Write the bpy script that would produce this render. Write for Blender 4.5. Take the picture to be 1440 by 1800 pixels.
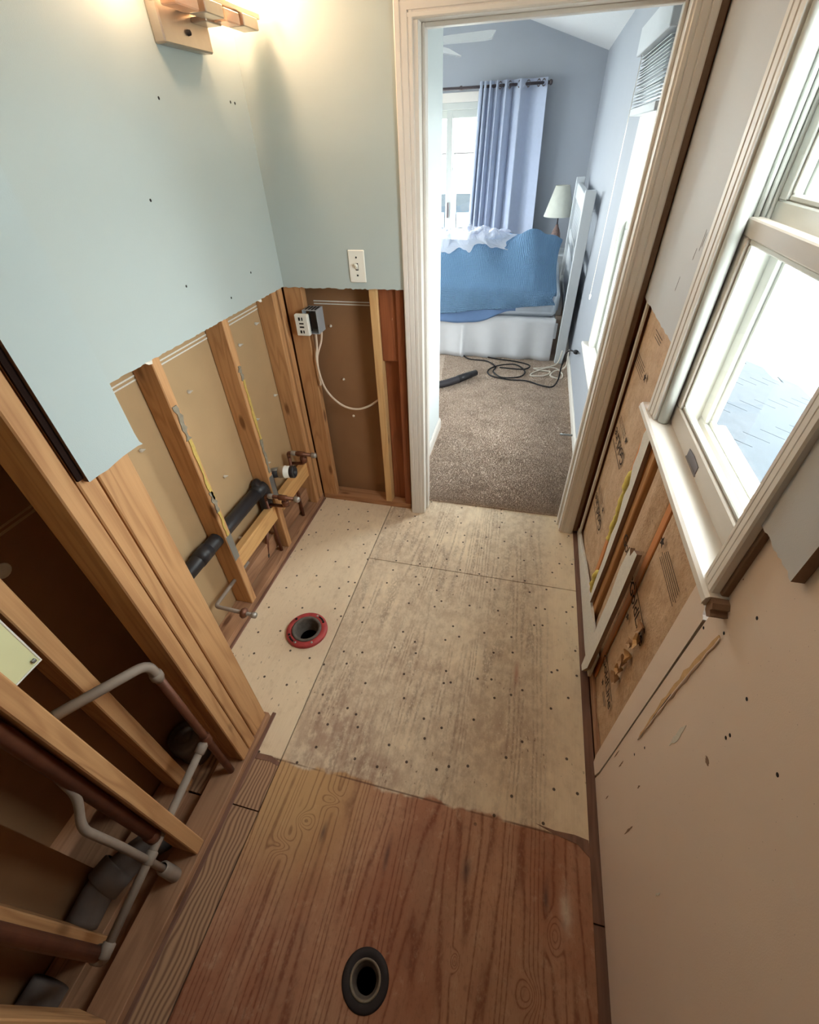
import bpy, bmesh, math, random
import numpy as np
from mathutils import Vector, Matrix, noise as mnoise

for o in list(bpy.data.objects):
    bpy.data.objects.remove(o, do_unlink=True)
scene = bpy.context.scene
COL = scene.collection
random.seed(7)
R = random.Random(11)
V = Vector

# ------------------------------------------------------------------ camera
cam_d = bpy.data.cameras.new('camera')
cam_d.sensor_fit = 'HORIZONTAL'
cam_d.sensor_width = 36.0
cam_d.lens = 767.457 / 1440 * 36.0
cam_d.clip_start = 0.02
cam_d.clip_end = 200
cam = bpy.data.objects.new('camera', cam_d)
COL.objects.link(cam)
_a, _b, _c = -0.27066663, 0.70097198, 0.04316631
_fw = V((math.sin(_a) * math.cos(_b), math.cos(_a) * math.cos(_b), -math.sin(_b)))
_r = V((math.cos(_a), -math.sin(_a), 0))
_d = _fw.cross(_r)
_r2 = math.cos(_c) * _r + math.sin(_c) * _d
_d2 = -math.sin(_c) * _r + math.cos(_c) * _d
_m = Matrix((_r2, -_d2, -_fw)).transposed().to_4x4()
_m.translation = V((0, 0, 1.7))
cam.matrix_world = _m
scene.camera = cam

# ------------------------------------------------------------------ view, world, daylight
vs = scene.view_settings
vs.view_transform = 'Standard'
vs.look = 'None'
vs.gamma = 1.0
vs.use_curve_mapping = False
vs.exposure = 0.22
scene.cycles.max_bounces = 8
scene.cycles.caustics_reflective = False
scene.cycles.caustics_refractive = False

world = bpy.data.worlds.new('overcast_sky')
scene.world = world
world.use_nodes = True
bg = world.node_tree.nodes['Background']
bg.inputs[0].default_value = (0.97, 0.975, 1.0, 1)
bg.inputs[1].default_value = 20.0


def portal(name, loc, rot, sx, sy):
    l = bpy.data.lights.new(name, 'AREA')
    l.shape = 'RECTANGLE'
    l.size, l.size_y = sx, sy
    l.cycles.is_portal = True
    o = bpy.data.objects.new(name, l)
    o.location = loc
    o.rotation_euler = rot
    COL.objects.link(o)


portal('window_daylight', (0.60, 1.03, 1.55), (0, math.radians(90), 0), 1.2, 0.9)
portal('bedroom_window_daylight', (0.62, 2.95, 1.3), (0, math.radians(90), 0), 1.6, 1.0)
portal('added_side_window_daylight', (-3.34, 4.3, 1.45), (0, math.radians(-90), 0), 1.5, 2.1)  # daylight through the invented side window, added for bedroom brightness
portal('patio_door_daylight', (-1.8, 6.78, 1.05), (math.radians(90), 0, math.radians(180)), 2.2, 2.2)

# ------------------------------------------------------------------ helpers: objects
WL = {}


def link(o, parent=None, loc=None):
    COL.objects.link(o)
    loc = V(loc) if loc is not None else V((0, 0, 0))
    WL[o.name] = loc
    if parent is not None:
        o.parent = parent
        o.location = loc - WL[parent.name]
    else:
        o.location = loc
    return o


def tag(o, label=None, cat=None, group=None, kind=None):
    if label: o['label'] = label
    if cat: o['category'] = cat
    if group: o['group'] = group
    if kind: o['kind'] = kind
    return o


def empty(name, loc, label=None, cat=None, group=None, kind=None):
    o = bpy.data.objects.new(name, None)
    o.empty_display_size = 0.05
    link(o, None, loc)
    return tag(o, label, cat, group, kind)


def mesh(name, verts, faces, mat, parent=None, smooth=False, mats=None, fmat=None, center=True):
    """verts in world coordinates; origin goes to the bounding box centre."""
    vv = np.array([tuple(v) for v in verts], dtype=float)
    c = (vv.min(0) + vv.max(0)) / 2 if center else np.zeros(3)
    me = bpy.data.meshes.new(name)
    me.from_pydata([tuple(v) for v in (vv - c)], [], [tuple(f) for f in faces])
    for m in (mats or [mat]):
        me.materials.append(m)
    if fmat is not None:
        me.polygons.foreach_set('material_index', fmat)
    if smooth:
        me.polygons.foreach_set('use_smooth', [True] * len(me.polygons))
    me.update()
    o = bpy.data.objects.new(name, me)
    link(o, parent, c)
    return o


def from_bm(name, bm, mat, parent=None, smooth=False, mats=None):
    bm.normal_update()
    verts = [v.co.copy() for v in bm.verts]
    bm.verts.index_update()
    faces = [[v.index for v in f.verts] for f in bm.faces]
    fm = [f.material_index for f in bm.faces]
    bm.free()
    return mesh(name, verts, faces, mat, parent, smooth, mats, fm)


def bm_box(bm, x0, x1, y0, y1, z0, z1, bevel=0.0):
    vs_ = [bm.verts.new((x, y, z)) for x in (x0, x1) for y in (y0, y1) for z in (z0, z1)]
    q = [(0, 1, 3, 2), (4, 6, 7, 5), (0, 4, 5, 1), (2, 3, 7, 6), (0, 2, 6, 4), (1, 5, 7, 3)]
    fs = [bm.faces.new([vs_[i] for i in f]) for f in q]
    bmesh.ops.recalc_face_normals(bm, faces=fs)
    if bevel > 0:
        es = list({e for f in fs for e in f.edges})
        bmesh.ops.bevel(bm, geom=es, offset=bevel, segments=1, affect='EDGES')


def box(name, x0, x1, y0, y1, z0, z1, mat, parent=None, bevel=0.0015):
    bm = bmesh.new()
    bm_box(bm, min(x0, x1), max(x0, x1), min(y0, y1), max(y0, y1), min(z0, z1), max(z0, z1), bevel)
    return from_bm(name, bm, mat, parent)


def prism(name, poly, axis, a0, a1, mat, parent=None, edge_mat=None, bevel=0.0):
    """extrude polygon (list of 2d) along axis from a0 to a1. axis x: poly=(y,z); y: (x,z); z: (x,y)"""
    def P(p, a):
        if axis == 'x': return (a, p[0], p[1])
        if axis == 'y': return (p[0], a, p[1])
        return (p[0], p[1], a)
    bm = bmesh.new()
    va = [bm.verts.new(P(p, a0)) for p in poly]
    vb = [bm.verts.new(P(p, a1)) for p in poly]
    n = len(poly)
    f1 = bm.faces.new(va)
    f2 = bm.faces.new(list(reversed(vb)))
    sides = []
    for i in range(n):
        j = (i + 1) % n
        f = bm.faces.new([va[j], va[i], vb[i], vb[j]])
        f.material_index = 1 if edge_mat else 0
        sides.append(f)
    bmesh.ops.recalc_face_normals(bm, faces=list(bm.faces))
    bmesh.ops.triangulate(bm, faces=[f1, f2])
    return from_bm(name, bm, mat, parent, mats=[mat, edge_mat] if edge_mat else None)


def catmull(pts, k=6):
    pts = [V(p) for p in pts]
    if len(pts) < 3: return pts
    out = []
    P = [pts[0] * 2 - pts[1]] + pts + [pts[-1] * 2 - pts[-2]]
    for i in range(1, len(P) - 2):
        p0, p1, p2, p3 = P[i - 1:i + 3]
        for s in range(k):
            t = s / k
            out.append(0.5 * ((2 * p1) + (p2 - p0) * t + (2 * p0 - 5 * p1 + 4 * p2 - p3) * t * t + (3 * p1 - p0 - 3 * p2 + p3) * t ** 3))
    out.append(pts[-1])
    return out


def fillet(pts, r, k=5):
    pts = [V(p) for p in pts]
    out = [pts[0]]
    for i in range(1, len(pts) - 1):
        a, b, c = pts[i - 1], pts[i], pts[i + 1]
        u, w = (a - b), (c - b)
        rr = min(r, u.length * .45, w.length * .45)
        p, q = b + u.normalized() * rr, b + w.normalized() * rr
        for s in range(k + 1):
            t = s / k
            out.append(p * (1 - t) ** 2 + b * 2 * t * (1 - t) + q * t * t)
    out.append(pts[-1])
    return out


def tube_geo(pts, rad, seg=12, cap=True):
    pts = [V(p) for p in pts]
    n = len(pts)
    rads = rad if isinstance(rad, (list, tuple)) else [rad] * n
    verts, faces = [], []
    up = V((0, 0, 1))
    t0 = (pts[1] - pts[0]).normalized()
    if abs(t0.dot(up)) > .9: up = V((1, 0, 0))
    nrm = t0.cross(up).normalized()
    for i in range(n):
        t = (pts[min(i + 1, n - 1)] - pts[max(i - 1, 0)]).normalized()
        nrm = (nrm - t * nrm.dot(t)).normalized()
        bi = t.cross(nrm)
        for s in range(seg):
            a = 2 * math.pi * s / seg
            verts.append(pts[i] + (nrm * math.cos(a) + bi * math.sin(a)) * rads[i])
    for i in range(n - 1):
        for s in range(seg):
            s2 = (s + 1) % seg
            faces.append((i * seg + s, i * seg + s2, (i + 1) * seg + s2, (i + 1) * seg + s))
    if cap:
        faces.append(tuple(reversed(range(seg))))
        faces.append(tuple(range((n - 1) * seg, n * seg)))
    return verts, faces


def tube(name, pts, rad, mat, parent=None, seg=12, cap=True):
    v, f = tube_geo(pts, rad, seg, cap)
    return mesh(name, v, f, mat, parent, smooth=True)


def lathe(name, prof, origin, axis, mat, parent=None, seg=32, smooth=True):
    """prof: list of (radius, distance along axis)"""
    o = V(origin); ax = V(axis).normalized()
    up = V((0, 0, 1)) if abs(ax.z) < .9 else V((1, 0, 0))
    u = ax.cross(up).normalized(); w = ax.cross(u)
    verts, faces = [], []
    for (r, h) in prof:
        for s in range(seg):
            a = 2 * math.pi * s / seg
            verts.append(o + ax * h + (u * math.cos(a) + w * math.sin(a)) * max(r, 1e-4))
    for i in range(len(prof) - 1):
        for s in range(seg):
            s2 = (s + 1) % seg
            faces.append((i * seg + s, i * seg + s2, (i + 1) * seg + s2, (i + 1) * seg + s))
    return mesh(name, verts, faces, mat, parent, smooth)


def grid(name, fn, nu, nv, mat, parent=None, thick=0.0, smooth=True):
    """fn(u,v) in 0..1 -> world point"""
    verts = [V(fn(i / nu, j / nv)) for j in range(nv + 1) for i in range(nu + 1)]
    W = nu + 1
    faces = [(j * W + i, j * W + i + 1, (j + 1) * W + i + 1, (j + 1) * W + i) for j in range(nv) for i in range(nu)]
    o = mesh(name, verts, faces, mat, parent, smooth)
    if thick:
        md = o.modifiers.new('thickness', 'SOLIDIFY')
        md.thickness = thick
        md.offset = 0
    return o


def lettering(name, text, size, loc, mat, parent, flip=False, extrude=0.0004):
    """flat printing on the right wall (plane facing -x); reads left to right for someone facing +x"""
    c = bpy.data.curves.new(name, 'FONT')
    c.body = text
    c.size = size
    c.extrude = extrude
    c.align_x = 'CENTER'; c.align_y = 'CENTER'
    c.resolution_u = 3
    c.space_character = 0.95
    c.materials.append(mat)
    o = bpy.data.objects.new(name, c)
    # local x -> -y world, local y -> +z, local z -> -x
    s = -1 if flip else 1
    m = Matrix(((0, 0, -1), (-s, 0, 0), (0, s, 0)))
    o.rotation_euler = m.to_euler()
    me = bpy.data.meshes.new_from_object(o)
    rot = o.rotation_euler.copy()
    bpy.data.objects.remove(o)
    bpy.data.curves.remove(c)
    me.transform(rot.to_matrix().to_4x4())
    o = bpy.data.objects.new(name, me)
    link(o, parent, loc)
    return o


# ------------------------------------------------------------------ helpers: materials
class NT:
    def __init__(self, name, rough=0.6, spec=0.3, metallic=0.0):
        self.m = bpy.data.materials.new(name)
        self.m.use_nodes = True
        self.t = self.m.node_tree
        self.b = self.t.nodes['Principled BSDF']
        self.b.inputs['Roughness'].default_value = rough
        self.b.inputs['Specular IOR Level'].default_value = spec
        self.b.inputs['Metallic'].default_value = metallic
        self._pos = None

    def n(self, typ, **kw):
        x = self.t.nodes.new(typ)
        for k, v in kw.items(): setattr(x, k, v)
        return x

    def put(self, sock, v):
        if v is None: return
        if hasattr(v, 'is_output'): self.t.links.new(v, sock)
        elif isinstance(v, (tuple, list)):
            sock.default_value = (*v, 1) if len(v) == 3 and sock.type == 'RGBA' else v
        else: sock.default_value = v

    def obj(self):
        return self.n('ShaderNodeTexCoord').outputs['Object']

    def pos(self):
        if self._pos is None: self._pos = self.n('ShaderNodeNewGeometry').outputs['Position']
        return self._pos

    def rand(self):
        return self.n('ShaderNodeObjectInfo').outputs['Random']

    def mul(self, vec, s, off=None):
        x = self.n('ShaderNodeMapping')
        self.put(x.inputs[0], vec)
        x.inputs['Scale'].default_value = s
        if off is not None: self.put(x.inputs['Location'], off)
        return x.outputs[0]

    def math(self, op, a, b=None, c=None, clamp=False):
        x = self.n('ShaderNodeMath', operation=op, use_clamp=clamp)
        self.put(x.inputs[0], a)
        if b is not None: self.put(x.inputs[1], b)
        if c is not None: self.put(x.inputs[2], c)
        return x.outputs[0]

    def noise(self, vec, scale=5, detail=3, rough=.5, dist=0, out=0):
        x = self.n('ShaderNodeTexNoise')
        self.put(x.inputs['Vector'], vec)
        x.inputs['Scale'].default_value = scale
        x.inputs['Detail'].default_value = detail
        x.inputs['Roughness'].default_value = rough
        x.inputs['Distortion'].default_value = dist
        return x.outputs[out]

    def vor(self, vec, scale=10, rnd=1.0, flat=False):
        x = self.n('ShaderNodeTexVoronoi', voronoi_dimensions='2D' if flat else '3D')
        self.put(x.inputs['Vector'], vec)
        x.inputs['Scale'].default_value = scale
        x.inputs['Randomness'].default_value = rnd
        return x.outputs['Distance']

    def ss(self, v, a, b):
        x = self.n('ShaderNodeMapRange', interpolation_type='SMOOTHSTEP')
        self.put(x.inputs[0], v)
        x.inputs[1].default_value = a
        x.inputs[2].default_value = b
        return x.outputs[0]

    def mix(self, f, a, b):
        x = self.n('ShaderNodeMix', data_type='RGBA')
        self.put(x.inputs[0], f)
        self.put(x.inputs[6], a)
        self.put(x.inputs[7], b)
        return x.outputs[2]

    def sep(self, v):
        x = self.n('ShaderNodeSeparateXYZ')
        self.put(x.inputs[0], v)
        return x.outputs

    def bump(self, h, strength=.3, dist=.002):
        x = self.n('ShaderNodeBump')
        x.inputs['Strength'].default_value = strength
        x.inputs['Distance'].default_value = dist
        self.put(x.inputs['Height'], h)
        self.put(self.b.inputs['Normal'], x.outputs[0])

    def color(self, c):
        self.put(self.b.inputs['Base Color'], c)
        return self.m

    def rough(self, r):
        self.put(self.b.inputs['Roughness'], r)


def srgb(r, g, b):
    f = lambda c: (c / 255) / 12.92 if c / 255 <= .04045 else (((c / 255) + .055) / 1.055) ** 2.4
    return (f(r), f(g), f(b))


def plain(name, rgb, rough=.5, spec=.3, metallic=0.0, var=.06, vscale=18, bump=0.0, bscale=60):
    t = NT(name, rough, spec, metallic)
    o = t.obj()
    nz = t.noise(o, vscale, 4)
    c = srgb(*rgb)
    t.color(t.mix(nz, tuple(x * (1 - var * 2) for x in c), tuple(min(1, x * (1 + var)) for x in c)))
    if bump: t.bump(t.noise(o, bscale, 3), bump, .002)
    return t.m


def wood(name, dark, light, axis='z', ring=9, stain=0.25, rough=.62, knots=True):
    t = NT(name, rough, .25)
    o = t.obj()
    rv = t.rand()
    off = t.n('ShaderNodeCombineXYZ')
    for k, q in enumerate((7.0, 13.0, 29.0)): t.put(off.inputs[k], t.math('MULTIPLY', rv, q))
    s_long, s_cross = 1.2, 11
    sc = {'z': (s_cross, s_cross, s_long), 'y': (s_cross, s_long, s_cross), 'x': (s_long, s_cross, s_cross)}[axis]
    p = t.mul(o, sc, off.outputs[0])
    n1 = t.noise(p, 1.0, 2, .45, .3)
    rings = t.math('FRACT', t.math('MULTIPLY', n1, ring))
    line = t.math('SUBTRACT', 1.0, t.math('ABSOLUTE', t.math('SUBTRACT', t.math('MULTIPLY', rings, 2.0), 1.0)))
    line = t.ss(line, .25, 1.0)
    p2 = t.mul(o, tuple(x * (22 if x == s_cross else 3) for x in sc), off.outputs[0])
    fine = t.noise(p2, 1.0, 3)
    c = t.mix(t.math('ADD', t.math('MULTIPLY', line, .32), t.math('MULTIPLY', fine, .45)), srgb(*light), srgb(*dark))
    big = t.noise(o, 3.0, 3)
    c = t.mix(t.math('MULTIPLY', t.ss(big, .52, .75), stain), c, srgb(95, 62, 42))
    if knots:
        kx = {'z': (9, 9, 3.2), 'y': (9, 3.2, 9), 'x': (3.2, 9, 9)}[axis]
        kd = t.vor(t.mul(o, kx, off.outputs[0]), 1.0)
        kn = t.ss(kd, .16, .07)
        c = t.mix(t.math('MULTIPLY', kn, .75), c, srgb(88, 48, 26))
    fl = t.ss(t.noise(o, 75, 5, .7), .70, .76)
    c = t.mix(t.math('MULTIPLY', fl, .55), c, srgb(226, 206, 176))
    # tone per board
    c = t.mix(t.math('MULTIPLY', rv, .25), c, srgb(*dark))
    t.color(c)
    t.bump(t.math('ADD', line, fine), .15, .001)
    return t.m


M = {}
M['stud'] = wood('pine_stud', (152, 102, 64), (212, 164, 114))
M['stud_o'] = wood('orange_pine_stud', (172, 100, 54), (220, 150, 92), stain=.1)
M['stud_pale'] = wood('pale_pine_stud', (188, 140, 88), (226, 188, 134), stain=.1)
M['stud_red'] = wood('red_brown_stud', (110, 58, 34), (160, 94, 58), stain=.3)
M['plate_y'] = wood('sill_plate_pine', (134, 94, 70), (192, 148, 114), 'y', stain=.6)
M['plate_x'] = wood('sill_plate_pine_across', (128, 84, 56), (190, 140, 100), 'x', stain=.5)
M['block_y'] = wood('blocking_pine', (190, 138, 84), (226, 180, 120), 'y', stain=.15)
M['gypsum'] = plain('gypsum_core', (222, 216, 204), .9, .1, var=.08, vscale=80, bump=.6, bscale=160)
M['gypsum_d'] = plain('cut_drywall_edge', (150, 122, 102), .9, .1, var=.12, vscale=60, bump=.5, bscale=140)
M['tan_board'] = plain('drywall_back_paper', (182, 152, 114), .85, .1, var=.05, vscale=9, bump=.08, bscale=240)
M['brown_board'] = plain('brown_board_and_shaded_paper', (150, 112, 80), .85, .1, var=.08, vscale=6)  # end wall: same paper as the left wall, its shade painted as brown
M['paint_blue'] = plain('pale_blue_green_wall_paint', (178, 189, 187), .5, .3, var=.02, vscale=4, bump=.10, bscale=420)
M['paint_grey'] = plain('pale_grey_wall_paint', (196, 195, 195), .55, .3, var=.02, vscale=4, bump=.10, bscale=420)
M['paint_bed'] = plain('bedroom_grey_blue_paint', (166, 170, 178), .6, .25, var=.02, vscale=4, bump=.08, bscale=380)
M['paint_white'] = plain('bedroom_white_paint', (214, 220, 220), .6, .25, var=.02, vscale=4)
M['ceiling'] = plain('textured_white_ceiling', (226, 226, 226), .8, .1, var=.03, vscale=60, bump=.8, bscale=90)
M['trim'] = plain('white_trim_paint', (228, 221, 212), .40, .4, var=.03, vscale=8)
M['vinyl'] = plain('white_vinyl_window_frame', (200, 202, 196), .38, .4, var=.03, vscale=10)
M['vinyl_w'] = plain('warm_white_sash_paint', (196, 186, 174), .42, .4, var=.03, vscale=10)
M['black_gap'] = plain('painted_gap_shade', (38, 26, 22), .9, .05)  # black that stands in for shade in the gap by the drywall
M['abs'] = plain('black_plastic_pipe', (44, 42, 44), .42, .4, var=.12, vscale=30)
M['grey_pipe'] = plain('dusty_grey_pipe', (118, 108, 102), .6, .3, var=.2, vscale=20)
M['pvc'] = plain('white_plastic_fitting', (230, 226, 214), .35, .4)
M['copper'] = plain('tarnished_copper', (126, 82, 62), .45, .5, .55, var=.3, vscale=40)
M['copper_d'] = plain('dull_copper_pipe', (120, 74, 54), .5, .4, .35, var=.25, vscale=25)
M['cpvc'] = plain('dusty_grey_supply_pipe', (150, 134, 120), .6, .3, var=.15, vscale=25)
M['solder'] = plain('solder_grey', (172, 166, 158), .4, .5, .5)
M['zinc'] = plain('galvanised_steel', (150, 152, 150), .4, .5, .7)
M['steel_box'] = plain('grey_electrical_box', (168, 172, 176), .5, .4, .2)
M['white_pl'] = plain('white_plastic', (232, 230, 220), .35, .4, var=.02)
M['ivory'] = plain('pale_yellow_enamel', (226, 226, 178), .4, .4, var=.02)
M['dark_slot'] = plain('dark_slot', (30, 26, 26), .6, .2)
M['cable'] = plain('white_cable_sheath', (226, 206, 184), .5, .3, var=.04)
M['cord_black'] = plain('black_cord', (34, 32, 34), .5, .3)
M['cord_white'] = plain('white_cord', (224, 214, 200), .5, .3)
M['nickel'] = plain('brushed_nickel', (190, 176, 162), .30, .5, .9, var=.06, vscale=40)
M['bronze'] = plain('dark_bronze_rod', (88, 78, 80), .35, .5, .6)
M['red_ring'] = plain('red_flange_ring', (176, 66, 66), .45, .4, var=.3, vscale=34, bump=.3)
M['flange_grey'] = plain('dirty_grey_flange', (108, 98, 90), .7, .2, var=.3, vscale=50, bump=.4)
M['flange_black'] = plain('black_flange', (46, 40, 42), .5, .3, var=.3, vscale=40)
M['wax'] = plain('old_wax_ring', (140, 128, 112), .5, .3, var=.3, vscale=60, bump=.5)
M['hole'] = plain('deep_hole', (14, 10, 12), .9, .02)
M['yellow_foam'] = plain('yellow_fibreglass', (232, 214, 120), .9, .1, var=.15, vscale=50, bump=1.0, bscale=90)
M['print'] = plain('dark_print_ink', (60, 48, 42), .8, .1)
M['curtain'] = plain('periwinkle_curtain_fabric', (180, 188, 208), .85, .1, var=.04, vscale=30, bump=.1, bscale=500)
M['skirt'] = plain('white_bed_skirt_cloth', (222, 222, 226), .9, .1, var=.02)
M['mattress'] = plain('pale_blue_mattress', (204, 214, 226), .85, .1)
M['blanket'] = plain('dusty_blue_blanket', (112, 140, 184), .9, .1, var=.05)
M['shade'] = plain('cream_lamp_shade', (216, 216, 204), .8, .1)
M['lamp_base'] = plain('carved_stone_lamp_base', (150, 124, 116), .6, .3, var=.3, vscale=60, bump=.8, bscale=60)
M['white_wood'] = plain('white_painted_wood', (206, 209, 212), .42, .35, var=.02)
M['hose'] = plain('dark_vacuum_hose', (62, 58, 62), .5, .3)
M['roof'] = plain('blue_grey_roof_shingle', (50, 55, 60), .9, .1, var=.2, vscale=14)
M['siding'] = plain('white_house_siding', (236, 236, 232), .7, .2)
M['leaf'] = plain('garden_foliage', (150, 170, 150), .8, .1, var=.3, vscale=5)


def m_floor():
    t = NT('worn_plywood_subfloor', .68, .2)
    p = t.pos()
    x, y, z = t.sep(p)

    def blob(x0, y0, sx, sy, wob=0.0):
        dx = t.math('DIVIDE', t.math('SUBTRACT', x, x0), sx)
        dy = t.math('DIVIDE', t.math('SUBTRACT', y, y0), sy)
        d = t.math('ADD', t.math('MULTIPLY', dx, dx), t.math('MULTIPLY', dy, dy))
        if wob: d = t.math('ADD', d, t.math('MULTIPLY', t.math('SUBTRACT', mot, .5), wob))
        return t.math('POWER', 2.718, t.math('MULTIPLY', d, -1.0))

    def add(*a):
        r = a[0]
        for q in a[1:]: r = t.math('ADD', r, q)
        return r

    def lines(v, k, lo):
        fr = t.math('FRACT', t.math('MULTIPLY', v, k))
        tri = t.math('SUBTRACT', 1.0, t.math('ABSOLUTE', t.math('SUBTRACT', t.math('MULTIPLY', fr, 2.0), 1.0)))
        return t.ss(tri, lo, .99)

    mot = t.noise(t.mul(p, (26, 18, 1)), 1.0, 6, .68)
    mot2 = t.noise(t.mul(p, (120, 60, 1), (3, 5, 0)), 1.0, 4, .6)
    big = t.noise(t.mul(p, (3.6, 2.6, 1), (5, 2, 0)), 1.0, 4, .55)
    big2 = t.noise(t.mul(p, (5.5, 2.2, 1), (8, 6, 0)), 1.0, 3, .5)
    fine = t.noise(t.mul(p, (260, 10, 1)), 1.0, 3)
    # veneer figure: contours of a field that runs along the sheet, with knots
    g = t.noise(t.mul(p, (8.0, .32, 1)), 1.0, 1.0, .4, .1)
    w = t.math('MULTIPLY', t.noise(t.mul(p, (9, 4.5, 1), (2, 2, 0)), 1.0, 2), .05)
    knots = t.math('MULTIPLY', add(blob(-.498, .335, .026, .020), blob(-.430, .412, .028, .018), blob(-.542, .254, .028, .018), blob(.298, .246, .020, .036), blob(.233, .115, .026, .028), blob(.037, .131, .010, .016)), .20)
    f = add(g, w, knots, t.math('MULTIPLY', mot, .012))
    ln = lines(f, 17, .62)
    ln_soft = lines(f, 17, .25)
    # ---- bleached part where a floor covering lay
    pale = t.mix(fine, srgb(240, 220, 190), srgb(226, 202, 170))
    pale = t.mix(t.math('MULTIPLY', t.ss(mot, .50, .72), .28), pale, srgb(190, 160, 124))
    main = t.math('MULTIPLY', t.ss(x, -.672, -.655), t.ss(x, .33, .20))
    smooth = t.math('MULTIPLY', t.ss(x, -.95, -.70), t.ss(big, .40, .62))
    wm = t.math('MAXIMUM', main, t.math('MULTIPLY', smooth, .55))
    wm = t.math('MULTIPLY', wm, t.ss(big, .26, .52))
    wcol = t.mix(t.ss(mot, .34, .66), srgb(218, 200, 174), srgb(190, 167, 143))
    wcol = t.mix(t.math('MULTIPLY', t.ss(mot2, .5, .72), .3), wcol, srgb(146, 122, 102))
    c = t.mix(t.math('MULTIPLY', wm, .85), pale, wcol)
    patch = t.math('MULTIPLY', main, t.ss(big2, .38, .58))
    c = t.mix(t.math('MULTIPLY', t.math('MULTIPLY', t.math('MULTIPLY', ln_soft, t.ss(mot2, .35, .55)), patch), .48), c, srgb(128, 104, 90))
    # brown-plum stains
    pl = t.math('ADD', blob(-.52, .62, .16, .15, 1.2), blob(-.30, .53, .10, .05, 1.2))
    pl = t.math('ADD', pl, t.math('MULTIPLY', blob(.12, .72, .20, .17, 1.5), .6))
    pl = t.math('ADD', pl, t.math('MULTIPLY', blob(-.25, .95, .30, .10, 1.5), .3))
    pl = t.math('MULTIPLY', t.math('MINIMUM', pl, 1.0), t.ss(mot, .30, .60))
    pl = t.math('MULTIPLY', pl, t.ss(x, -.664, -.655))
    c = t.mix(t.math('MULTIPLY', pl, .62), c, srgb(150, 114, 98))
    c = t.mix(t.math('MULTIPLY', blob(.148, 1.02, .010, .05, .6), .6), c, srgb(168, 104, 84))
    c = t.mix(t.math('MULTIPLY', blob(-.79, 1.02, .17, .15, 1.5), .35), c, srgb(166, 138, 116))
    # pale plaster smears
    smr = t.ss(t.noise(t.mul(p, (17, 12, 1), (9, 3, 0)), 1.0, 7, .72), .60, .74)
    c = t.mix(t.math('MULTIPLY', smr, t.math('MULTIPLY', main, .55)), c, srgb(232, 220, 200))
    # ---- bare plywood nearer the camera
    red = t.mix(fine, srgb(194, 150, 120), srgb(174, 126, 98))
    red = t.mix(t.math('MULTIPLY', t.ss(big2, .38, .62), .75), red, srgb(162, 104, 78))
    red = t.mix(t.math('MULTIPLY', t.ss(big, .48, .70), .5), red, srgb(168, 132, 106))
    red = t.mix(t.math('MULTIPLY', ln_soft, .20), red, srgb(136, 80, 58))
    red = t.mix(t.math('MULTIPLY', t.math('MULTIPLY', ln, t.ss(mot2, .25, .55)), .6), red, srgb(112, 62, 48))
    red = t.mix(t.math('MULTIPLY', t.ss(mot, .52, .72), .38), red, srgb(124, 86, 70))
    red = t.mix(t.math('MULTIPLY', t.ss(mot, .46, .30), .35), red, srgb(206, 172, 142))
    red = t.mix(t.math('MULTIPLY', t.ss(mot2, .50, .70), .25), red, srgb(116, 74, 58))
    tan = t.math('MULTIPLY', t.ss(x, -.22, -.52), t.ss(y, .05, .40))
    tcol = t.mix(t.math('MULTIPLY', ln, .6), srgb(204, 166, 116), srgb(128, 90, 60))
    red = t.mix(t.math('MULTIPLY', tan, .75), red, tcol)
    left = t.ss(x, -.659, -.664)
    stripes = lines(t.math('ADD', t.math('MULTIPLY', x, 5.2), t.math('MULTIPLY', t.noise(t.mul(p, (5, 3, 1), (4, 4, 0)), 1.0, 2), .55)), 14, .2)
    lcol = t.mix(t.math('MULTIPLY', stripes, .75), srgb(186, 148, 116), srgb(112, 78, 62))
    red = t.mix(left, red, lcol)
    dk = add(blob(.039, .331, .012, .030, .5), blob(.274, .321, .008, .032, .5), blob(-.207, .308, .007, .040, .4), blob(-.426, .319, .007, .026, .4))
    red = t.mix(t.math('MULTIPLY', t.math('MINIMUM', dk, 1.0), .7), red, srgb(78, 62, 62))
    red = t.mix(t.math('MULTIPLY', blob(.33, .305, .016, .04, 2.5), .7), red, srgb(216, 198, 176))
    wob = t.math('MULTIPLY', t.math('SUBTRACT', t.noise(t.mul(p, (7, 7, 1)), 1.0, 4), .5), .16)
    wob = t.math('MULTIPLY', wob, t.math('MULTIPLY', t.ss(x, .25, .05), t.ss(x, -.664, -.50)))
    edge = t.math('ADD', y, wob)
    near = t.ss(edge, .497, .483)
    c = t.mix(near, c, red)
    res = t.math('MULTIPLY', t.ss(t.math('ABSOLUTE', t.math('SUBTRACT', y, .487)), .004, .001), t.ss(t.noise(t.mul(p, (6, 1, 1)), 1.0, 3), .40, .52))
    c = t.mix(t.math('MULTIPLY', res, .7), c, srgb(92, 62, 50))
    # nail heads, staples, specks
    v1 = t.ss(t.vor(t.mul(p, (8.5, 8.5, 1)), 1.0, 1.0, True), .050, .036)
    v1 = t.math('MULTIPLY', v1, t.ss(y, .40, .50))
    c = t.mix(t.math('MULTIPLY', v1, .9), c, srgb(58, 42, 38))
    keep = t.ss(t.noise(t.mul(p, (3.2, 3.2, 1), (2, 7, 0)), 1.0, 2), .50, .58)
    keep = t.math('MAXIMUM', keep, t.math('MULTIPLY', t.ss(x, -.72, -.85), .45))
    v2 = t.ss(t.vor(t.mul(p, (36, 19, 1), (4, 1, 0)), 1.0, 1.0, True), .17, .09)
    v2 = t.math('MULTIPLY', t.math('MULTIPLY', v2, keep), t.math('MULTIPLY', t.ss(y, .47, .52), t.ss(mot2, .53, .62)))
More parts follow.
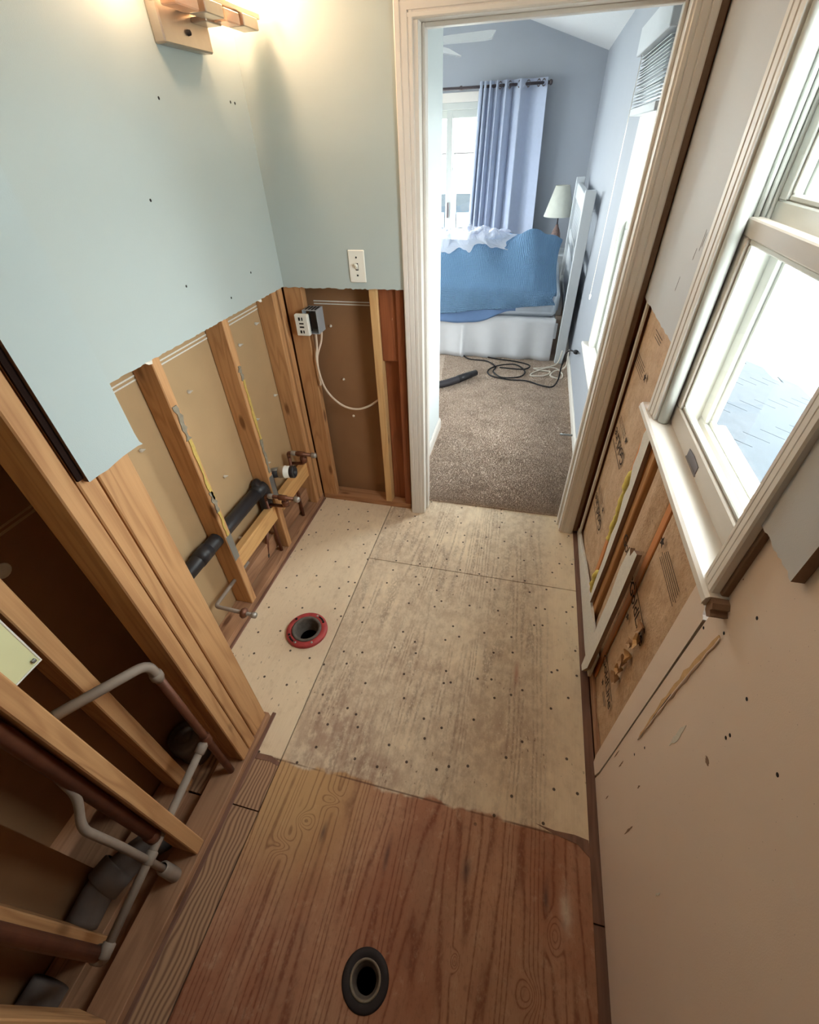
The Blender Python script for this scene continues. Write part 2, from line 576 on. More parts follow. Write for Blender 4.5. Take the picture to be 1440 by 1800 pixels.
    c = t.mix(t.math('MULTIPLY', v2, .7), c, srgb(92, 66, 52))
    v3 = t.ss(t.vor(t.mul(p, (34, 34, 1), (2, 9, 0)), 1.0, 1.0, True), .10, .06)
    c = t.mix(t.math('MULTIPLY', v3, t.math('MULTIPLY', t.ss(big2, .50, .62), t.math('MULTIPLY', t.math('MULTIPLY', main, t.ss(y, .52, .62)), .45))), c, srgb(236, 226, 210))
    t.color(c)
    h = t.math('SUBTRACT', t.math('MULTIPLY', mot2, .5), t.math('ADD', t.math('MULTIPLY', ln, .35), v1))
    t.bump(h, .25, .0015)
    return t.m


def m_kraft():
    t = NT('kraft_paper_facing', .7, .25)
    o = t.pos()
    n1 = t.noise(o, 22, 4, .6)
    n2 = t.noise(o, 90, 3, .6)
    c = t.mix(n1, srgb(170, 134, 102), srgb(220, 188, 154))
    c = t.mix(t.math('MULTIPLY', t.ss(n2, .5, .75), .35), c, srgb(120, 90, 64))
    t.color(c)
    t.bump(t.math('ADD', n1, t.math('MULTIPLY', n2, .6)), .7, .006)
    return t.m


def m_carpet():
    t = NT('beige_cut_pile_carpet', .95, .05)
    o = t.pos()
    a = t.noise(o, 170, 2, .7)
    b = t.noise(o, 6, 4, .6)
    c = t.mix(t.ss(a, .3, .7), srgb(158, 136, 120), srgb(218, 199, 182))
    c = t.mix(t.math('MULTIPLY', t.ss(b, .45, .7), .35), c, srgb(140, 118, 100))
    t.color(c)
    t.bump(a, .8, .006)
    return t.m


def m_tanwall():
    t = NT('tan_wall_paint_scuffed', .55, .3)
    o = t.pos()
    b = t.noise(o, 2.2, 4, .55)
    s = t.noise(t.mul(o, (1, 6, 30)), 1.0, 4, .6)
    c = t.mix(b, srgb(224, 202, 184), srgb(232, 213, 196))
    c = t.mix(t.math('MULTIPLY', t.ss(s, .64, .74), .3), c, srgb(228, 214, 198))
    sp = t.ss(t.vor(t.mul(o, (1, 6, 6))), .05, .03)
    c = t.mix(t.math('MULTIPLY', sp, .7), c, srgb(120, 86, 66))
    t.color(c)
    t.bump(t.noise(o, 380, 3), .1, .002)
    return t.m


def m_quilt():
    t = NT('blue_stitched_quilt', .9, .1)
    p = t.pos()
    x, y, z = t.sep(p)
    wv = t.noise(p, 5, 2)
    s1 = t.math('ABSOLUTE', t.math('SINE', t.math('ADD', t.math('MULTIPLY', x, 200), t.math('MULTIPLY', wv, 9))))
    s2 = t.math('ABSOLUTE', t.math('SINE', t.math('ADD', t.math('MULTIPLY', t.math('ADD', y, z), 200), t.math('MULTIPLY', wv, 9))))
    q = t.math('MULTIPLY', s1, s2)
    c = t.mix(t.math('MULTIPLY', t.noise(p, 3, 3), .6), srgb(132, 168, 204), srgb(108, 146, 188))
    c = t.mix(t.math('MULTIPLY', t.ss(q, .25, .0), .25), c, srgb(84, 122, 168))
    t.color(c)
    t.bump(q, .9, .012)
    return t.m


def m_glass():
    t = NT('window_glass', .02, .5)
    for nd in list(t.t.nodes):
        if nd.type == 'BSDF_PRINCIPLED': t.t.nodes.remove(nd)
    tr = t.n('ShaderNodeBsdfTransparent')
    tr.inputs[0].default_value = (.94, .98, .97, 1)
    gl = t.n('ShaderNodeBsdfGlossy')
    gl.inputs['Roughness'].default_value = .03
    mx = t.n('ShaderNodeMixShader')
    mx.inputs[0].default_value = .06
    t.t.links.new(tr.outputs[0], mx.inputs[1])
    t.t.links.new(gl.outputs[0], mx.inputs[2])
    t.t.links.new(mx.outputs[0], t.t.nodes['Material Output'].inputs[0])
    return t.m


def m_clear(name, tint, f):
    t = NT(name, .15, .5)
    for nd in list(t.t.nodes):
        if nd.type == 'BSDF_PRINCIPLED': bs = nd
    tr = t.n('ShaderNodeBsdfTransparent')
    tr.inputs[0].default_value = (*tint, 1)
    mx = t.n('ShaderNodeMixShader')
    mx.inputs[0].default_value = f
    bs.inputs['Base Color'].default_value = (*tint, 1)
    t.t.links.new(tr.outputs[0], mx.inputs[1])
    t.t.links.new(bs.outputs[0], mx.inputs[2])
    t.t.links.new(mx.outputs[0], t.t.nodes['Material Output'].inputs[0])
    return t.m


def m_emit(name, rgb, s):
    t = NT(name)
    t.b.inputs['Emission Color'].default_value = (*rgb, 1)
    t.b.inputs['Emission Strength'].default_value = s
    t.color((*rgb,))
    return t.m


M['floor'] = m_floor()
M['kraft'] = m_kraft()
M['carpet'] = m_carpet()
M['tanwall'] = m_tanwall()
M['quilt'] = m_quilt()
M['glass'] = m_glass()
M['plastic'] = m_clear('crinkled_clear_plastic', (.93, .94, 1.0), .45)
M['cube_glass'] = m_clear('clear_glass_cube', (1.0, .95, .88), .22)
M['amber_glass'] = m_clear('amber_tinted_glass', (.86, .66, .50), .55)
M['bulb'] = m_emit('warm_halogen_bulb', (1.0, .80, .52), 60)

# ================================================================== STRUCTURE
XL = -1.10      # stud face, far left wall
XN = -.775      # stud face, near plumbing partition
YB = 1.969      # stud face, doorway wall
XR = .438       # stud face, right wall
HC = 2.44


def sheet_with_hole(name, x0, x1, y0, y1, z0, z1, hole, mat, parent):
    bm = bmesh.new()
    out = [bm.verts.new((x, y, z1)) for x, y in ((x0, y0), (x1, y0), (x1, y1), (x0, y1))]
    es = [bm.edges.new((out[i], out[(i + 1) % 4])) for i in range(4)]
    loops = [out]
    if hole:
        cx, cy, r = hole
        inn = [bm.verts.new((cx + r * math.cos(a * math.pi / 16), cy + r * math.sin(a * math.pi / 16), z1)) for a in range(32)]
        es += [bm.edges.new((inn[i], inn[(i + 1) % 32])) for i in range(32)]
        loops.append(inn)
    bmesh.ops.triangle_fill(bm, edges=es, use_beauty=True)
    top = list(bm.faces)
    low = {}
    for lp in loops:
        for v in lp: low[v] = bm.verts.new((v.co.x, v.co.y, z0))
        n = len(lp)
        for i in range(n):
            a, b = lp[i], lp[(i + 1) % n]
            bm.faces.new((a, b, low[b], low[a]))
    bmesh.ops.recalc_face_normals(bm, faces=list(bm.faces))
    for f in top:
        if f.normal.z < 0: f.normal_flip()
    return from_bm(name, bm, mat, parent)


FL1 = (-.797, 1.022)
FL2 = (-.189, .040)
floor = box('floor', -1.6, .58, -1.7, 2.08, -.30, -.26, M['brown_board'], bevel=0)
tag(floor, 'worn plywood subfloor of the gutted bathroom', kind='structure')
sheet_with_hole('plywood_sheet', -1.185, -.6635, .3240, 1.975, -.018, 0, (*FL1, .062), M['floor'], floor)
sheet_with_hole('plywood_sheet', -.80, -.6635, -1.7, .3200, -.018, 0, None, M['floor'], floor)
sheet_with_hole('plywood_sheet', -.6590, .404, -1.7, 1.5220, -.018, 0, (*FL2, .060), M['floor'], floor)
sheet_with_hole('plywood_sheet', -.6590, .404, 1.5260, 2.08, -.018, 0, None, M['floor'], floor)
dirt = wood('dirty_edge_board', (96, 66, 58), (150, 112, 92), 'y', stain=.7)
box('dirt_line', -1.103, -1.088, .62, 1.967, 0, .006, dirt, floor, bevel=.002)  # thin dark line of dirt along the foot of the sill plate
box('dirt_line', -.772, -.757, -1.6, .64, 0, .006, dirt, floor, bevel=.002)
box('edge_board', .404, .437, .30, 1.965, -.02, -.003, dirt, floor, bevel=.001)
box('edge_board', .404, .437, -1.7, .297, -.02, -.004, dirt, floor, bevel=.001)
box('subfloor_board', -1.6, -.803, -1.7, .32, -.03, -.012, M['plate_y'], floor)
prism('residue_strip', [(-.768, .49), (-.70, .492), (-.662, .478), (-.662, .466), (-.70, .474), (-.76, .470)], 'z', 0, .0015, dirt, floor)
prism('residue_strip', [(.402, .495), (.36, .500), (.30, .497), (.24, .503), (.30, .487), (.37, .476), (.405, .448)], 'z', 0, .0015, dirt, floor)

# ---------------------------------------------------------------- far left wall
wl = box('wall_left', -1.215, -1.190, .20, 2.10, -.30, HC, M['tan_board'], bevel=0)
tag(wl, 'left wall, drywall cut away below to bare studs and tan board', kind='structure')
box('sill_plate', -1.189, -1.102, .62, 1.967, 0, .038, M['plate_y'], wl)
for (y0, y1, m) in ((.70, .738, 'stud'), (1.084, 1.122, 'stud'), (1.475, 1.513, 'stud'), (1.866, 1.904, 'stud'), (1.922, 1.960, 'stud')):
    box('stud', -1.189, XL, y0, y1, .038, HC - .04, M[m], wl, bevel=.003)


def ragged(y0, y1, z, step=.011, amp=.0016):
    n = max(2, int(abs(y1 - y0) / step))
    return [(y0 + (y1 - y0) * i / n, z + R.uniform(-amp, amp)) for i in range(n + 1)]


pts = ragged(.55, 1.956, 1.225) + [(1.956, HC), (.55, HC)]
prism('drywall_panel', pts, 'x', -1.0985, -1.086, M['paint_blue'], wl, M['gypsum'])
# paper lips peeling at the cut
for y in (1.045, 1.72):
    mesh('paper_lip', [(-1.085, y, 1.226), (-1.085, y + .03, 1.224), (-1.080, y + .022, 1.217), (-1.081, y + .008, 1.219), (-1.0845, y, 1.228), (-1.0845, y + .03, 1.226)],
         [(0, 1, 2, 3), (0, 4, 5, 1)], M['gypsum'], wl)
for k, z in enumerate((1.150, 1.163)):
    box('paper_seam', -1.190, -1.1885, .62, 1.90, z, z + .005, M['gypsum'], wl, bevel=0)
for (y0, y1) in ((1.124, 1.473), (1.515, 1.864)):
    box('blocking', -1.150, -1.112, y0, y1, .245, .334, M['block_y'], wl, bevel=.002)
    box('blocking', -1.189, -1.150, y0, y1, .06, .148, M['plate_y'], wl, bevel=.002)
box('nail_plate', -1.100, -1.0985, 1.086, 1.120, .33, .47, M['zinc'], wl, bevel=.0004)
box('nail_plate', -1.100, -1.0985, 1.477, 1.511, .37, .50, M['zinc'], wl, bevel=.0004)
# smears of old adhesive on the stud faces
glue = plain('grey_glue_smear', (150, 140, 122), .8, .2, var=.25, vscale=60, bump=.6)
glue2 = plain('yellow_glue_smear', (206, 176, 96), .5, .4, var=.2, vscale=60, bump=.5)


def smear(x, y0, y1, z0, z1, mat, seed, parent):
    rr = random.Random(seed)
    n = 9
    L = [(y0 + rr.uniform(0, (y1 - y0) * .4), z0 + (z1 - z0) * i / n) for i in range(n + 1)]
    Rr = [(y1 - rr.uniform(0, (y1 - y0) * .4), z0 + (z1 - z0) * i / n) for i in range(n, -1, -1)]
    prism('glue_smear', L + Rr, 'x', x, x + .003, mat, parent)


smear(-1.0995, 1.088, 1.120, .93, 1.06, glue, 1, wl)
smear(-1.0995, 1.094, 1.118, .66, .93, glue2, 2, wl)
smear(-1.0995, 1.090, 1.120, .60, .70, glue, 3, wl)
smear(-1.0995, 1.094, 1.112, .47, .60, glue2, 4, wl)
smear(-1.0995, 1.480, 1.508, .98, 1.04, glue, 5, wl)
smear(-1.0995, 1.488, 1.510, .70, .98, glue2, 6, wl)
smear(-1.0995, 1.486, 1.508, .52, .70, glue, 7, wl)
# nail tips poking through the board
TIPS_L = [(1.28, 1.02), (1.30, .62), (1.66, 1.06), (1.82, 1.10), (1.63, .72), (1.62, .48), (1.83, .75), (1.25, .30), (.98, .95)]
for (y, z) in TIPS_L:
    lathe('nail_tip', [(.006, 0), (.0075, .004), (.0045, .010), (.0025, .016), (0, .022)], (-1.190, y, z), (1, .3, .25), M['gypsum'], wl, 8)
# screw holes and dings in the painted drywall
for (y, z) in [(1.469, 1.82), (1.845, 1.828), (1.872, 1.826), (1.30, 1.60), (1.33, 1.37), (1.72, 1.33), (1.55, 1.28)]:
    lathe('screw_hole', [(.0042, .0004), (.0038, .0008), (0, .0006)], (-1.0862, y, z), (1, 0, 0), M['dark_slot'], wl, 8)

# ---------------------------------------------------------------- doorway wall (back)
wb = box('wall_back', -1.22, -.47, 2.058, 2.072, -.30, HC, M['brown_board'], bevel=0)
tag(wb, 'end wall left of the doorway, open studs below the drywall', kind='structure')
box('sill_plate', -1.10, -.535, 1.971, 2.057, 0, .038, M['plate_x'], wb)
for (x0, x1, m) in ((-1.097, -1.008, 'stud'), (-.690, -.652, 'stud_pale'), (-.570, -.532, 'stud_red')):
    d = 1.969 if m != 'stud' else 1.966
    box('stud', x0, x1, d, 2.007 if m == 'stud' else 2.057, .038, HC - .04, M[m], wb, bevel=.003)
box('blocking', -.651, -.571, 1.985, 2.057, .90, HC - .05, M['stud_red'], wb, bevel=.003)
box('blocking', -.651, -.571, 2.020, 2.057, .038, .895, M['stud_red'], wb, bevel=.003)
pts = ragged(-1.086, -.500, 1.223, amp=.003) + [(-.500, HC), (-1.086, HC)]
prism('drywall_panel', pts, 'y', 1.9685, 1.956, M['paint_blue'], wb, M['gypsum'])
for z in (1.128, 1.140):
    box('paper_seam', -1.0, -.69, 2.0565, 2.058, z, z + .005, M['gypsum'], wb, bevel=0)
for (x, z) in [(-.93, 1.03), (-.90, .76), (-.87, .55), (-.97, 1.09)]:
    lathe('nail_tip', [(.006, 0), (.0075, .004), (.0045, .010), (.0025, .016), (0, .022)], (x, 2.058, z), (.2, -1, .2), M['gypsum'], wb, 8)
box('drywall_panel', -.50, .44, 1.956, 1.9685, 2.03, HC, M['paint_blue'], wb, bevel=0)
box('drywall_panel', -.47, .44, 2.060, 2.072, 2.03, HC, M['paint_white'], wb, bevel=0)
box('header', -.47, .44, 1.9695, 2.058, 2.03, HC - .04, M['stud'], wb, bevel=0)

box('stud', .350, .436, 1.9725, 2.070, 0, HC - .04, M['stud_red'], wb, bevel=.002)
box('drywall_panel', .349, .420, 1.957, 1.9685, .01, 2.03, M['gypsum_d'], wb, bevel=0)

# doorway trim
CAS = [(0, 0), (0, .009), (.003, .012), (.013, .0125), (.0145, .0105), (.017, .0105), (.0185, .0135), (.036, .0150), (.0375, .0130), (.040, .0130), (.0415, .0160), (.056, .0165), (.060, .013), (.060, 0)]


def casing_v(name, xin, xout, yface, z0, z1, mat, parent, s=1):
    """vertical casing on a wall facing -y: profile from inner edge xin to outer edge xout"""
    k = (xout - xin) / .060
    return prism(name, [(xin + a * k, yface - b * s) for a, b in CAS], 'z', z0, z1, mat, parent)


dr = empty('trim_1', (-.05, 2.0, 0), 'white painted door frame and fluted casing around the bedroom doorway', kind='structure')
casing_v('casing', -.462, -.523, 1.956, 0, 2.055, M['trim'], dr)
casing_v('casing', .333, .398, 1.956, 0, 2.055, M['trim'], dr)
prism('casing', [(1.956 - b, 1.992 + a) for a, b in CAS], 'x', -.523, .398, M['trim'], dr)
box('jamb', -.470, -.447, 1.950, 2.082, 0, 1.99, M['trim'], dr, bevel=.001)
box('jamb', .326, .348, 1.950, 2.082, 0, 1.99, M['trim'], dr, bevel=.001)
box('jamb', -.470, .348, 1.950, 2.082, 1.99, 2.01, M['trim'], dr, bevel=.001)
box('door_stop', -.447, -.436, 2.00, 2.035, 0, 1.99, M['trim'], dr, bevel=.002)
box('door_stop', .315, .326, 2.00, 2.035, 0, 1.99, M['trim'], dr, bevel=.002)
box('door_stop', -.436, .315, 2.00, 2.035, 1.978, 1.99, M['trim'], dr, bevel=.002)
box('casing', -.515, -.447, 2.084, 2.10, 0, 2.05, M['trim'], dr, bevel=.003)
box('casing', .330, .398, 2.084, 2.10, 0, 2.05, M['trim'], dr, bevel=.003)
box('casing', -.447, .330, 2.084, 2.10, 1.99, 2.05, M['trim'], dr, bevel=.003)
box('strike_plate', .3250, .3262, 2.038, 2.062, .90, 1.02, M['bronze'], dr, bevel=.0003)

# ---------------------------------------------------------------- plumbing partition, near left
wp = empty('wall_partition', (-.82, .2, 0), 'open stud plumbing partition at the left with drywall left on its post', kind='structure')
box('sill_plate', -.862, -.770, -1.6, .622, 0, .038, M['plate_y'], wp, bevel=.002)
box('back_plate', -1.03, -.935, -1.6, .40, -.012, .026, M['plate_y'], wp, bevel=.002)
for (x0, y0, y1, m) in ((XN, .443, .482, 'stud'), (XN, .485, .523, 'stud'), (XN - .004, .530, .613, 'stud'), (XN, .166, .204, 'stud'), (XN - .02, -.222, -.184, 'stud')):
    box('stud', x0 - .089 if m != 'x' else 0, x0, y0, y1, .038, HC - .04, M[m], wp, bevel=.003)
for (x0, y0, y1) in ((-.920, .311, .350), (-.905, -.092, -.054)):
    box('stud', x0 - .089, x0, y0, y1, .026, HC - .04, M['stud'], wp, bevel=.003)
box('backing_board', -1.05, -1.035, .23, .70, -.012, HC, M['brown_board'], wp, bevel=0)
box('backing_board', -1.05, -1.035, -1.6, .06, -.012, HC, M['brown_board'], wp, bevel=0)
box('backing_board', -1.30, -1.285, -1.7, .70, -.30, HC, M['brown_board'], wp, bevel=0)
box('backing_board', -1.189, -.868, .625, .640, .0, HC, M['tan_board'], wp, bevel=0)
pts = [(.497, 1.232)] + ragged(.499, .628, 1.231, .02, .002) + [(.641, 1.229), (.636, 1.238), (.634, 1.26), (.634, HC), (.497, HC)]
prism('drywall_panel', pts, 'x', XN + .001, XN + .0135, M['paint_blue'], wp, M['gypsum_d'])
box('drywall_panel', -1.085, XN - .001, .6225, .6335, 1.235, HC, M['paint_blue'], wp, bevel=0)
box('gap_shade_strip', XN + .001, XN + .006, .484, .496, 1.24, HC, M['black_gap'], wp, bevel=0)  # black strip painted in for the shade of the gap here
smear(XN, .486, .500, 1.25, 1.40, M['gypsum'], 12, wp)
lathe('washer_disc', [(0, .003), (.016, .003), (.018, .001), (.018, 0)], (-1.035, .405, 1.10 - .08), (1, 0, 0), M['pvc'], wp, 16)
box('paper_seam', -1.0350, -1.0335, .35, .62, 1.086, 1.092, M['tan_board'], wp, bevel=0)
box('paper_seam', -1.0350, -1.0335, .35, .62, 1.099, 1.104, M['tan_board'], wp, bevel=0)

# ---------------------------------------------------------------- right (window) wall
wr = empty('wall_right', (.46, .6, 0), 'window wall with ripped drywall, open stud bays and a tan painted lower half', kind='structure')
box('sheathing', .560, .575, -1.7, .66, -.30, HC, M['brown_board'], wr, bevel=0)
box('sheathing', .560, .575, .66, 1.40, -.30, 1.0, M['brown_board'], wr, bevel=0)
box('sheathing', .560, .575, .66, 1.40, 2.06, HC, M['brown_board'], wr, bevel=0)
box('sheathing', .560, .575, 1.40, 2.10, -.30, HC, M['brown_board'], wr, bevel=0)
# upper drywall left of the window
pts = [(1.40, 1.218)] + ragged(1.40, 1.966, 1.220, .03, .003) + [(1.966, HC), (1.40, HC)]
prism('drywall_panel', pts, 'x', .425, .4375, M['paint_grey'], wr, M['gypsum'])
box('drywall_panel', .425, .4375, .645, 1.40, 2.075, HC, M['paint_grey'], wr, bevel=0)
pts = ragged(.530, .652, 1.203, .008, .0035) + [(.652, HC), (.530, HC)]
prism('drywall_panel', pts, 'x', .416, .4335, M['paint_grey'], wr, M['gypsum_d'])
# lower tan wall, with the window cut out above the stool line
pts = [(-1.7, 0.004), (.683, .004), (.676, .06), (.672, .30), (.668, .60), (.664, .80), (.660, .985), (.648, 1.0), (.640, HC), (-1.7, HC)]
prism('drywall_panel', pts, 'x', .434, .4465, M['tanwall'], wr, M['gypsum_d'])
# cut strips of drywall still nailed up
pts = [(.689, .010), (.735, .006), (.744, .045), (.746, .40), (.748, .80), (.750, .972), (.742, .978), (.728, .955), (.712, .968), (.700, .940), (.690, .962), (.677, .935), (.668, .93), (.671, .62), (.6755, .25), (.680, .07)]
prism('drywall_strip', pts, 'x', .432, .4445, M['tanwall'], wr, M['gypsum'])
pts = [(1.085, .012), (1.112, .010), (1.116, .22), (1.118, .33), (1.112, .46), (1.124, .60), (1.116, .66), (1.108, .705), (1.085, .690), (1.070, .730), (1.040, .742), (1.036, .50), (1.040, .25), (1.046, .10)]
prism('drywall_strip', pts, 'x', .408, .4225, M['gypsum'], wr, M['gypsum_d'])
pts = [(1.330, .16), (1.352, .15), (1.366, .24), (1.362, .40), (1.372, .52), (1.360, .60), (1.388, .70), (1.372, .76), (1.405, .82), (1.398, .88), (1.412, .94), (1.390, .99), (1.335, .996), (1.330, .86), (1.322, .70), (1.318, .40)]
prism('drywall_strip', pts, 'x', .422, .4365, M['gypsum'], wr, M['gypsum_d'])
box('drywall_strip', .428, .4375, 1.908, 1.930, .004, 1.215, M['gypsum'], wr, bevel=.001)
box('drywall_strip', .424, .4375, 1.412, 1.452, 1.06, 1.216, M['gypsum'], wr, bevel=.001)
box('bottom_plate', .440, .530, .66, 1.95, -.003, .035, M['plate_y'], wr, bevel=.002)
prism('base_board', [(1.96, 0), (1.96, .035), (1.60, .11), (1.30, .15), (1.06, .165), (1.06, .02), (1.2, 0)], 'x', .428, .4385, M['gypsum'], wr)
for (y0, y1, m, x0) in ((1.934, 1.966, 'stud_red', .434), (1.428, 1.466, 'stud_o', .4375), (1.330, 1.368, 'stud_o', .438), (1.286, 1.324, 'stud', .4385), (1.050, 1.088, 'stud_o', .4505), (.695, .733, 'stud', .448)):
    top = HC - .04 if y0 > 1.4 else .99
    box('stud', x0, .528, y0, y1, .035, top, M[m], wr, bevel=.003)
# leftovers: torn groove and scars on the tan wall
groove = plain('torn_brown_paper', (216, 176, 130), .8, .15, var=.2, vscale=40, bump=.6)
gp = []
for i in range(19):
    u = i / 18
    zz = .965 - u * .50
    yy = .602 + .012 * u + .012 * math.sin(u * 2.6)
    gp.append((yy, zz))
wid = [.001 + .0085 * math.sin(math.pi * min(1, .12 + i / 18 * .9)) ** .6 + .002 * math.sin(i * 2.3) for i in range(19)]
rg = random.Random(21)
prism('torn_groove', [(a - w * rg.uniform(.6, 1.1), b) for (a, b), w in zip(gp, wid)] + [(a + w * rg.uniform(.7, 1.3), b) for (a, b), w in reversed(list(zip(gp, wid)))], 'x', .4322, .4345, groove, wr)
tube('torn_paper_curl', [(.4325, a - w * .75, b) for (a, b), w in zip(gp, wid)], [max(.0008, w * rg.uniform(.15, .38)) for w in wid], M['tanwall'], wr, 8)
prism('torn_gap', [(a - w * .45, b) for (a, b), w in list(zip(gp, wid))[9:]] + [(a - w * .05 - .001, b) for (a, b), w in reversed(list(zip(gp, wid))[9:])], 'x', .4316, .4324, M['dark_slot'], wr)
for (y, z, dy, dz, m) in [(.53, .70, .010, .10, 'gypsum'), (.455, .30, .004, .07, 'gypsum_d'), (.62, .30, .004, .045, 'gypsum_d'), (.585, .13, .003, .03, 'gypsum_d'), (.44, .80, .02, .012, 'gypsum_d'), (.52, .42, .003, .02, 'gypsum_d'), (.66, .27, .002, .05, 'gypsum_d'), (.30, .45, .004, .03, 'gypsum')]:
    rr = random.Random(int(y * 1000))
    P1 = [(y - dy * rr.uniform(.2, 1) * math.sin(math.pi * (i + .3) / 7.6), z + dz * (i / 7 - .5)) for i in range(8)]
    P2 = [(y + dy * rr.uniform(.2, 1) * math.sin(math.pi * (i + .3) / 7.6), z + dz * (i / 7 - .5)) for i in range(7, -1, -1)]
    prism('paint_scar', P1 + P2, 'x', .4332, .4345, M[m], wr)
for (y, z) in [(.56, 1.08), (.60, .98), (.655, .92), (.47, .98), (.445, .90), (.447, .885), (.35, .99), (.585, .50), (.60, .42)]:
    lathe('screw_hole', [(.0036, .0003), (.003, .0007), (0, .0005)], (.4342, y, z), (-1, 0, 0), M['dark_slot'], wr, 8)

scf = plain('grey_scuff', (132, 126, 122), .8, .1)
for (y, z, h) in ((1.500, 1.452, .05), (1.488, 1.462, .035), (1.530, 1.425, .03), (1.600, 1.33, .04)):
    prism('scuff_mark', [(y - .001, z), (y + .002, z + .004), (y - .004, z + h), (y - .006, z + h * .9)], 'x', .4246, .4252, scf, wr)

# ---------------------------------------------------------------- insulation batts in the open bays
BOFF = 1


def batt(name, y0, y1, z0, z1, x, bulge, seed, label, nu=22, nv=60):
    rr = seed * 3.7
    def fn(u, v):
        y = y0 + (y1 - y0) * u
        z = z0 + (z1 - z0) * v
        e = min(1, 4 * u) * min(1, 4 * (1 - u))
        w = mnoise.noise((u * 3 + rr, v * 7, rr)) * .005 + mnoise.noise((u * 9 + rr, v * 22, rr)) * .002
        return (x - bulge * math.sin(math.pi * u) ** .6 + w * e, y, z)
    o = grid(name, fn, nu, nv, M['kraft'])
    md = o.modifiers.new('thickness', 'SOLIDIFY'); md.thickness = .05; md.offset = BOFF
    return tag(o, label, 'insulation', 'kraft faced insulation batts in the window wall')


b1 = batt('insulation_batt', 1.470, 1.932, .036, 1.30, .452, .010, 1, 'tall insulation batt beside the door casing, its print upside down')
b2 = batt('insulation_batt', 1.092, 1.284, .036, .995, .462, .020, 2, 'narrow bulging insulation batt between two torn drywall strips')
b3 = batt('insulation_batt', .736, 1.048, .036, .995, .455, .006, 3, 'torn insulation batt under the window, left of the tan wall')


def print_lines(parent, x, y0, y1, z, n, dz, flip=False):
    for k in range(n):
        a = y0 + R.uniform(0, .015) ; b = y1 - R.uniform(0, .03)
        box('fine_print', x, x + .0006, a, b, z + k * dz, z + k * dz + .0016, M['print'], parent, bevel=0)


def leaf_logo(parent, x, y, z, s):
    P = []
    for k in range(10):
        a = math.pi * 2 * k / 10 + .3
        r = s * (1 if k % 2 == 0 else .45)
        P.append((y + r * math.cos(a), z + r * math.sin(a)))
    prism('leaf_mark', P, 'x', x, x + .0006, M['print'], parent)


for zz in (.36, .715):
    lettering('printed_lettering', 'GoldLine', .072, (.436, 1.715, zz), M['print'], b1, flip=True)
    box('printed_rule', .4355, .436, 1.60, 1.84, zz - .043, zz - .039, M['print'], b1, bevel=0)
    leaf_logo(b1, .4355, 1.64, zz + .068, .016)
    print_lines(b1, .4355, 1.67, 1.84, zz + .055, 3, .011)
leaf_logo(b1, .4355, 1.66, 1.03, .018)
print_lines(b1, .4355, 1.69, 1.90, 1.005, 5, .011)
print_lines(b1, .4355, 1.60, 1.72, 1.16, 3, .010)
lettering('printed_lettering', 'GoldLine', .066, (.4425, .965, .575), M['print'], b3)
lettering('printed_lettering', 'GoldLine', .058, (.4425, .935, .215), M['print'], b3)
box('printed_rule', .4420, .4425, .86, 1.055, .608, .612, M['print'], b3, bevel=0)
box('printed_rule', .4420, .4425, .84, 1.03, .246, .249, M['print'], b3, bevel=0)
leaf_logo(b3, .442, 1.0, .50, .016)
leaf_logo(b3, .442, .955, .165, .014)
leaf_logo(b3, .442, 1.005, .835, .018)
print_lines(b3, .442, .80, .98, .80, 6, .010)
print_lines(b3, .442, .86, .93, .15, 3, .009)
lettering('printed_lettering', 'GoldLine', .060, (.4355, 1.165, .61), M['print'], b2)
# torn hole in the paper of the near batt
rr = random.Random(5)
for k in range(7):
    yy = .885 + rr.uniform(-.012, .012); zz = .60 - k * .045
    s = rr.uniform(.014, .028)
    P = [(yy + s * math.cos(a) * rr.uniform(.5, 1.1), zz + 1.3 * s * math.sin(a) * rr.uniform(.6, 1.1)) for a in [i * math.pi / 4 for i in range(8)]]
    cx, cz = yy, zz
    v = [(.440 - rr.uniform(.004, .016), p[0], p[1]) for p in P] + [(.452, cx, cz)]
    mesh('torn_paper', v, [(i, (i + 1) % 8, 8) for i in range(8)], groove if k % 2 else M['kraft'], b3)
# yellow fibres showing past the torn strip
def fluff(name, pts, r, label):
    rr = random.Random(len(pts))
    p = catmull(pts, 5)
    o = tube(name, p, [r * rr.uniform(.6, 1.15) * (.4 if i in (0, len(p) - 1) else 1) for i in range(len(p))], M['yellow_foam'], None, 9)
    return tag(o, label, 'insulation', 'tufts of bare yellow insulation')
fluff('insulation_tuft', [(.432, 1.405, .80), (.430, 1.412, .72), (.432, 1.40, .62), (.430, 1.405, .53), (.432, 1.39, .47)], .016, 'long yellow fibreglass tuft spilling beside the ragged drywall strip')
fluff('insulation_tuft', [(.432, 1.385, .30), (.428, 1.395, .24), (.432, 1.38, .17)], .017, 'small yellow fibreglass tuft low in the stud bay')

# ---------------------------------------------------------------- window in the bathroom wall
W1 = empty('window_1', (.48, 1.03, 1.0), 'white double hung window with fluted casing above the torn wall', kind='structure')
CY0, CY1 = .702, 1.338      # casing inner edges
k0 = [(a * .075 / .06, b) for a, b in CAS]
prism('casing', [(.424 - b, CY1 + a) for a, b in k0], 'z', 1.032, 2.06, M['trim'], W1)
prism('casing', [(.420 - b, CY0 - a * .85) for a, b in CAS], 'z', 1.030, 2.06, M['trim'], W1)
prism('casing', [(.424 - b, 2.0 + a) for a, b in CAS], 'y', CY0 - .05, CY1 + .07, M['trim'], W1)
# the casing's back-band, standing clear of the tan wall
box('backing_strip', .4215, .452, .645, .660, 1.002, 2.06, M['gypsum_d'], W1, bevel=.002)
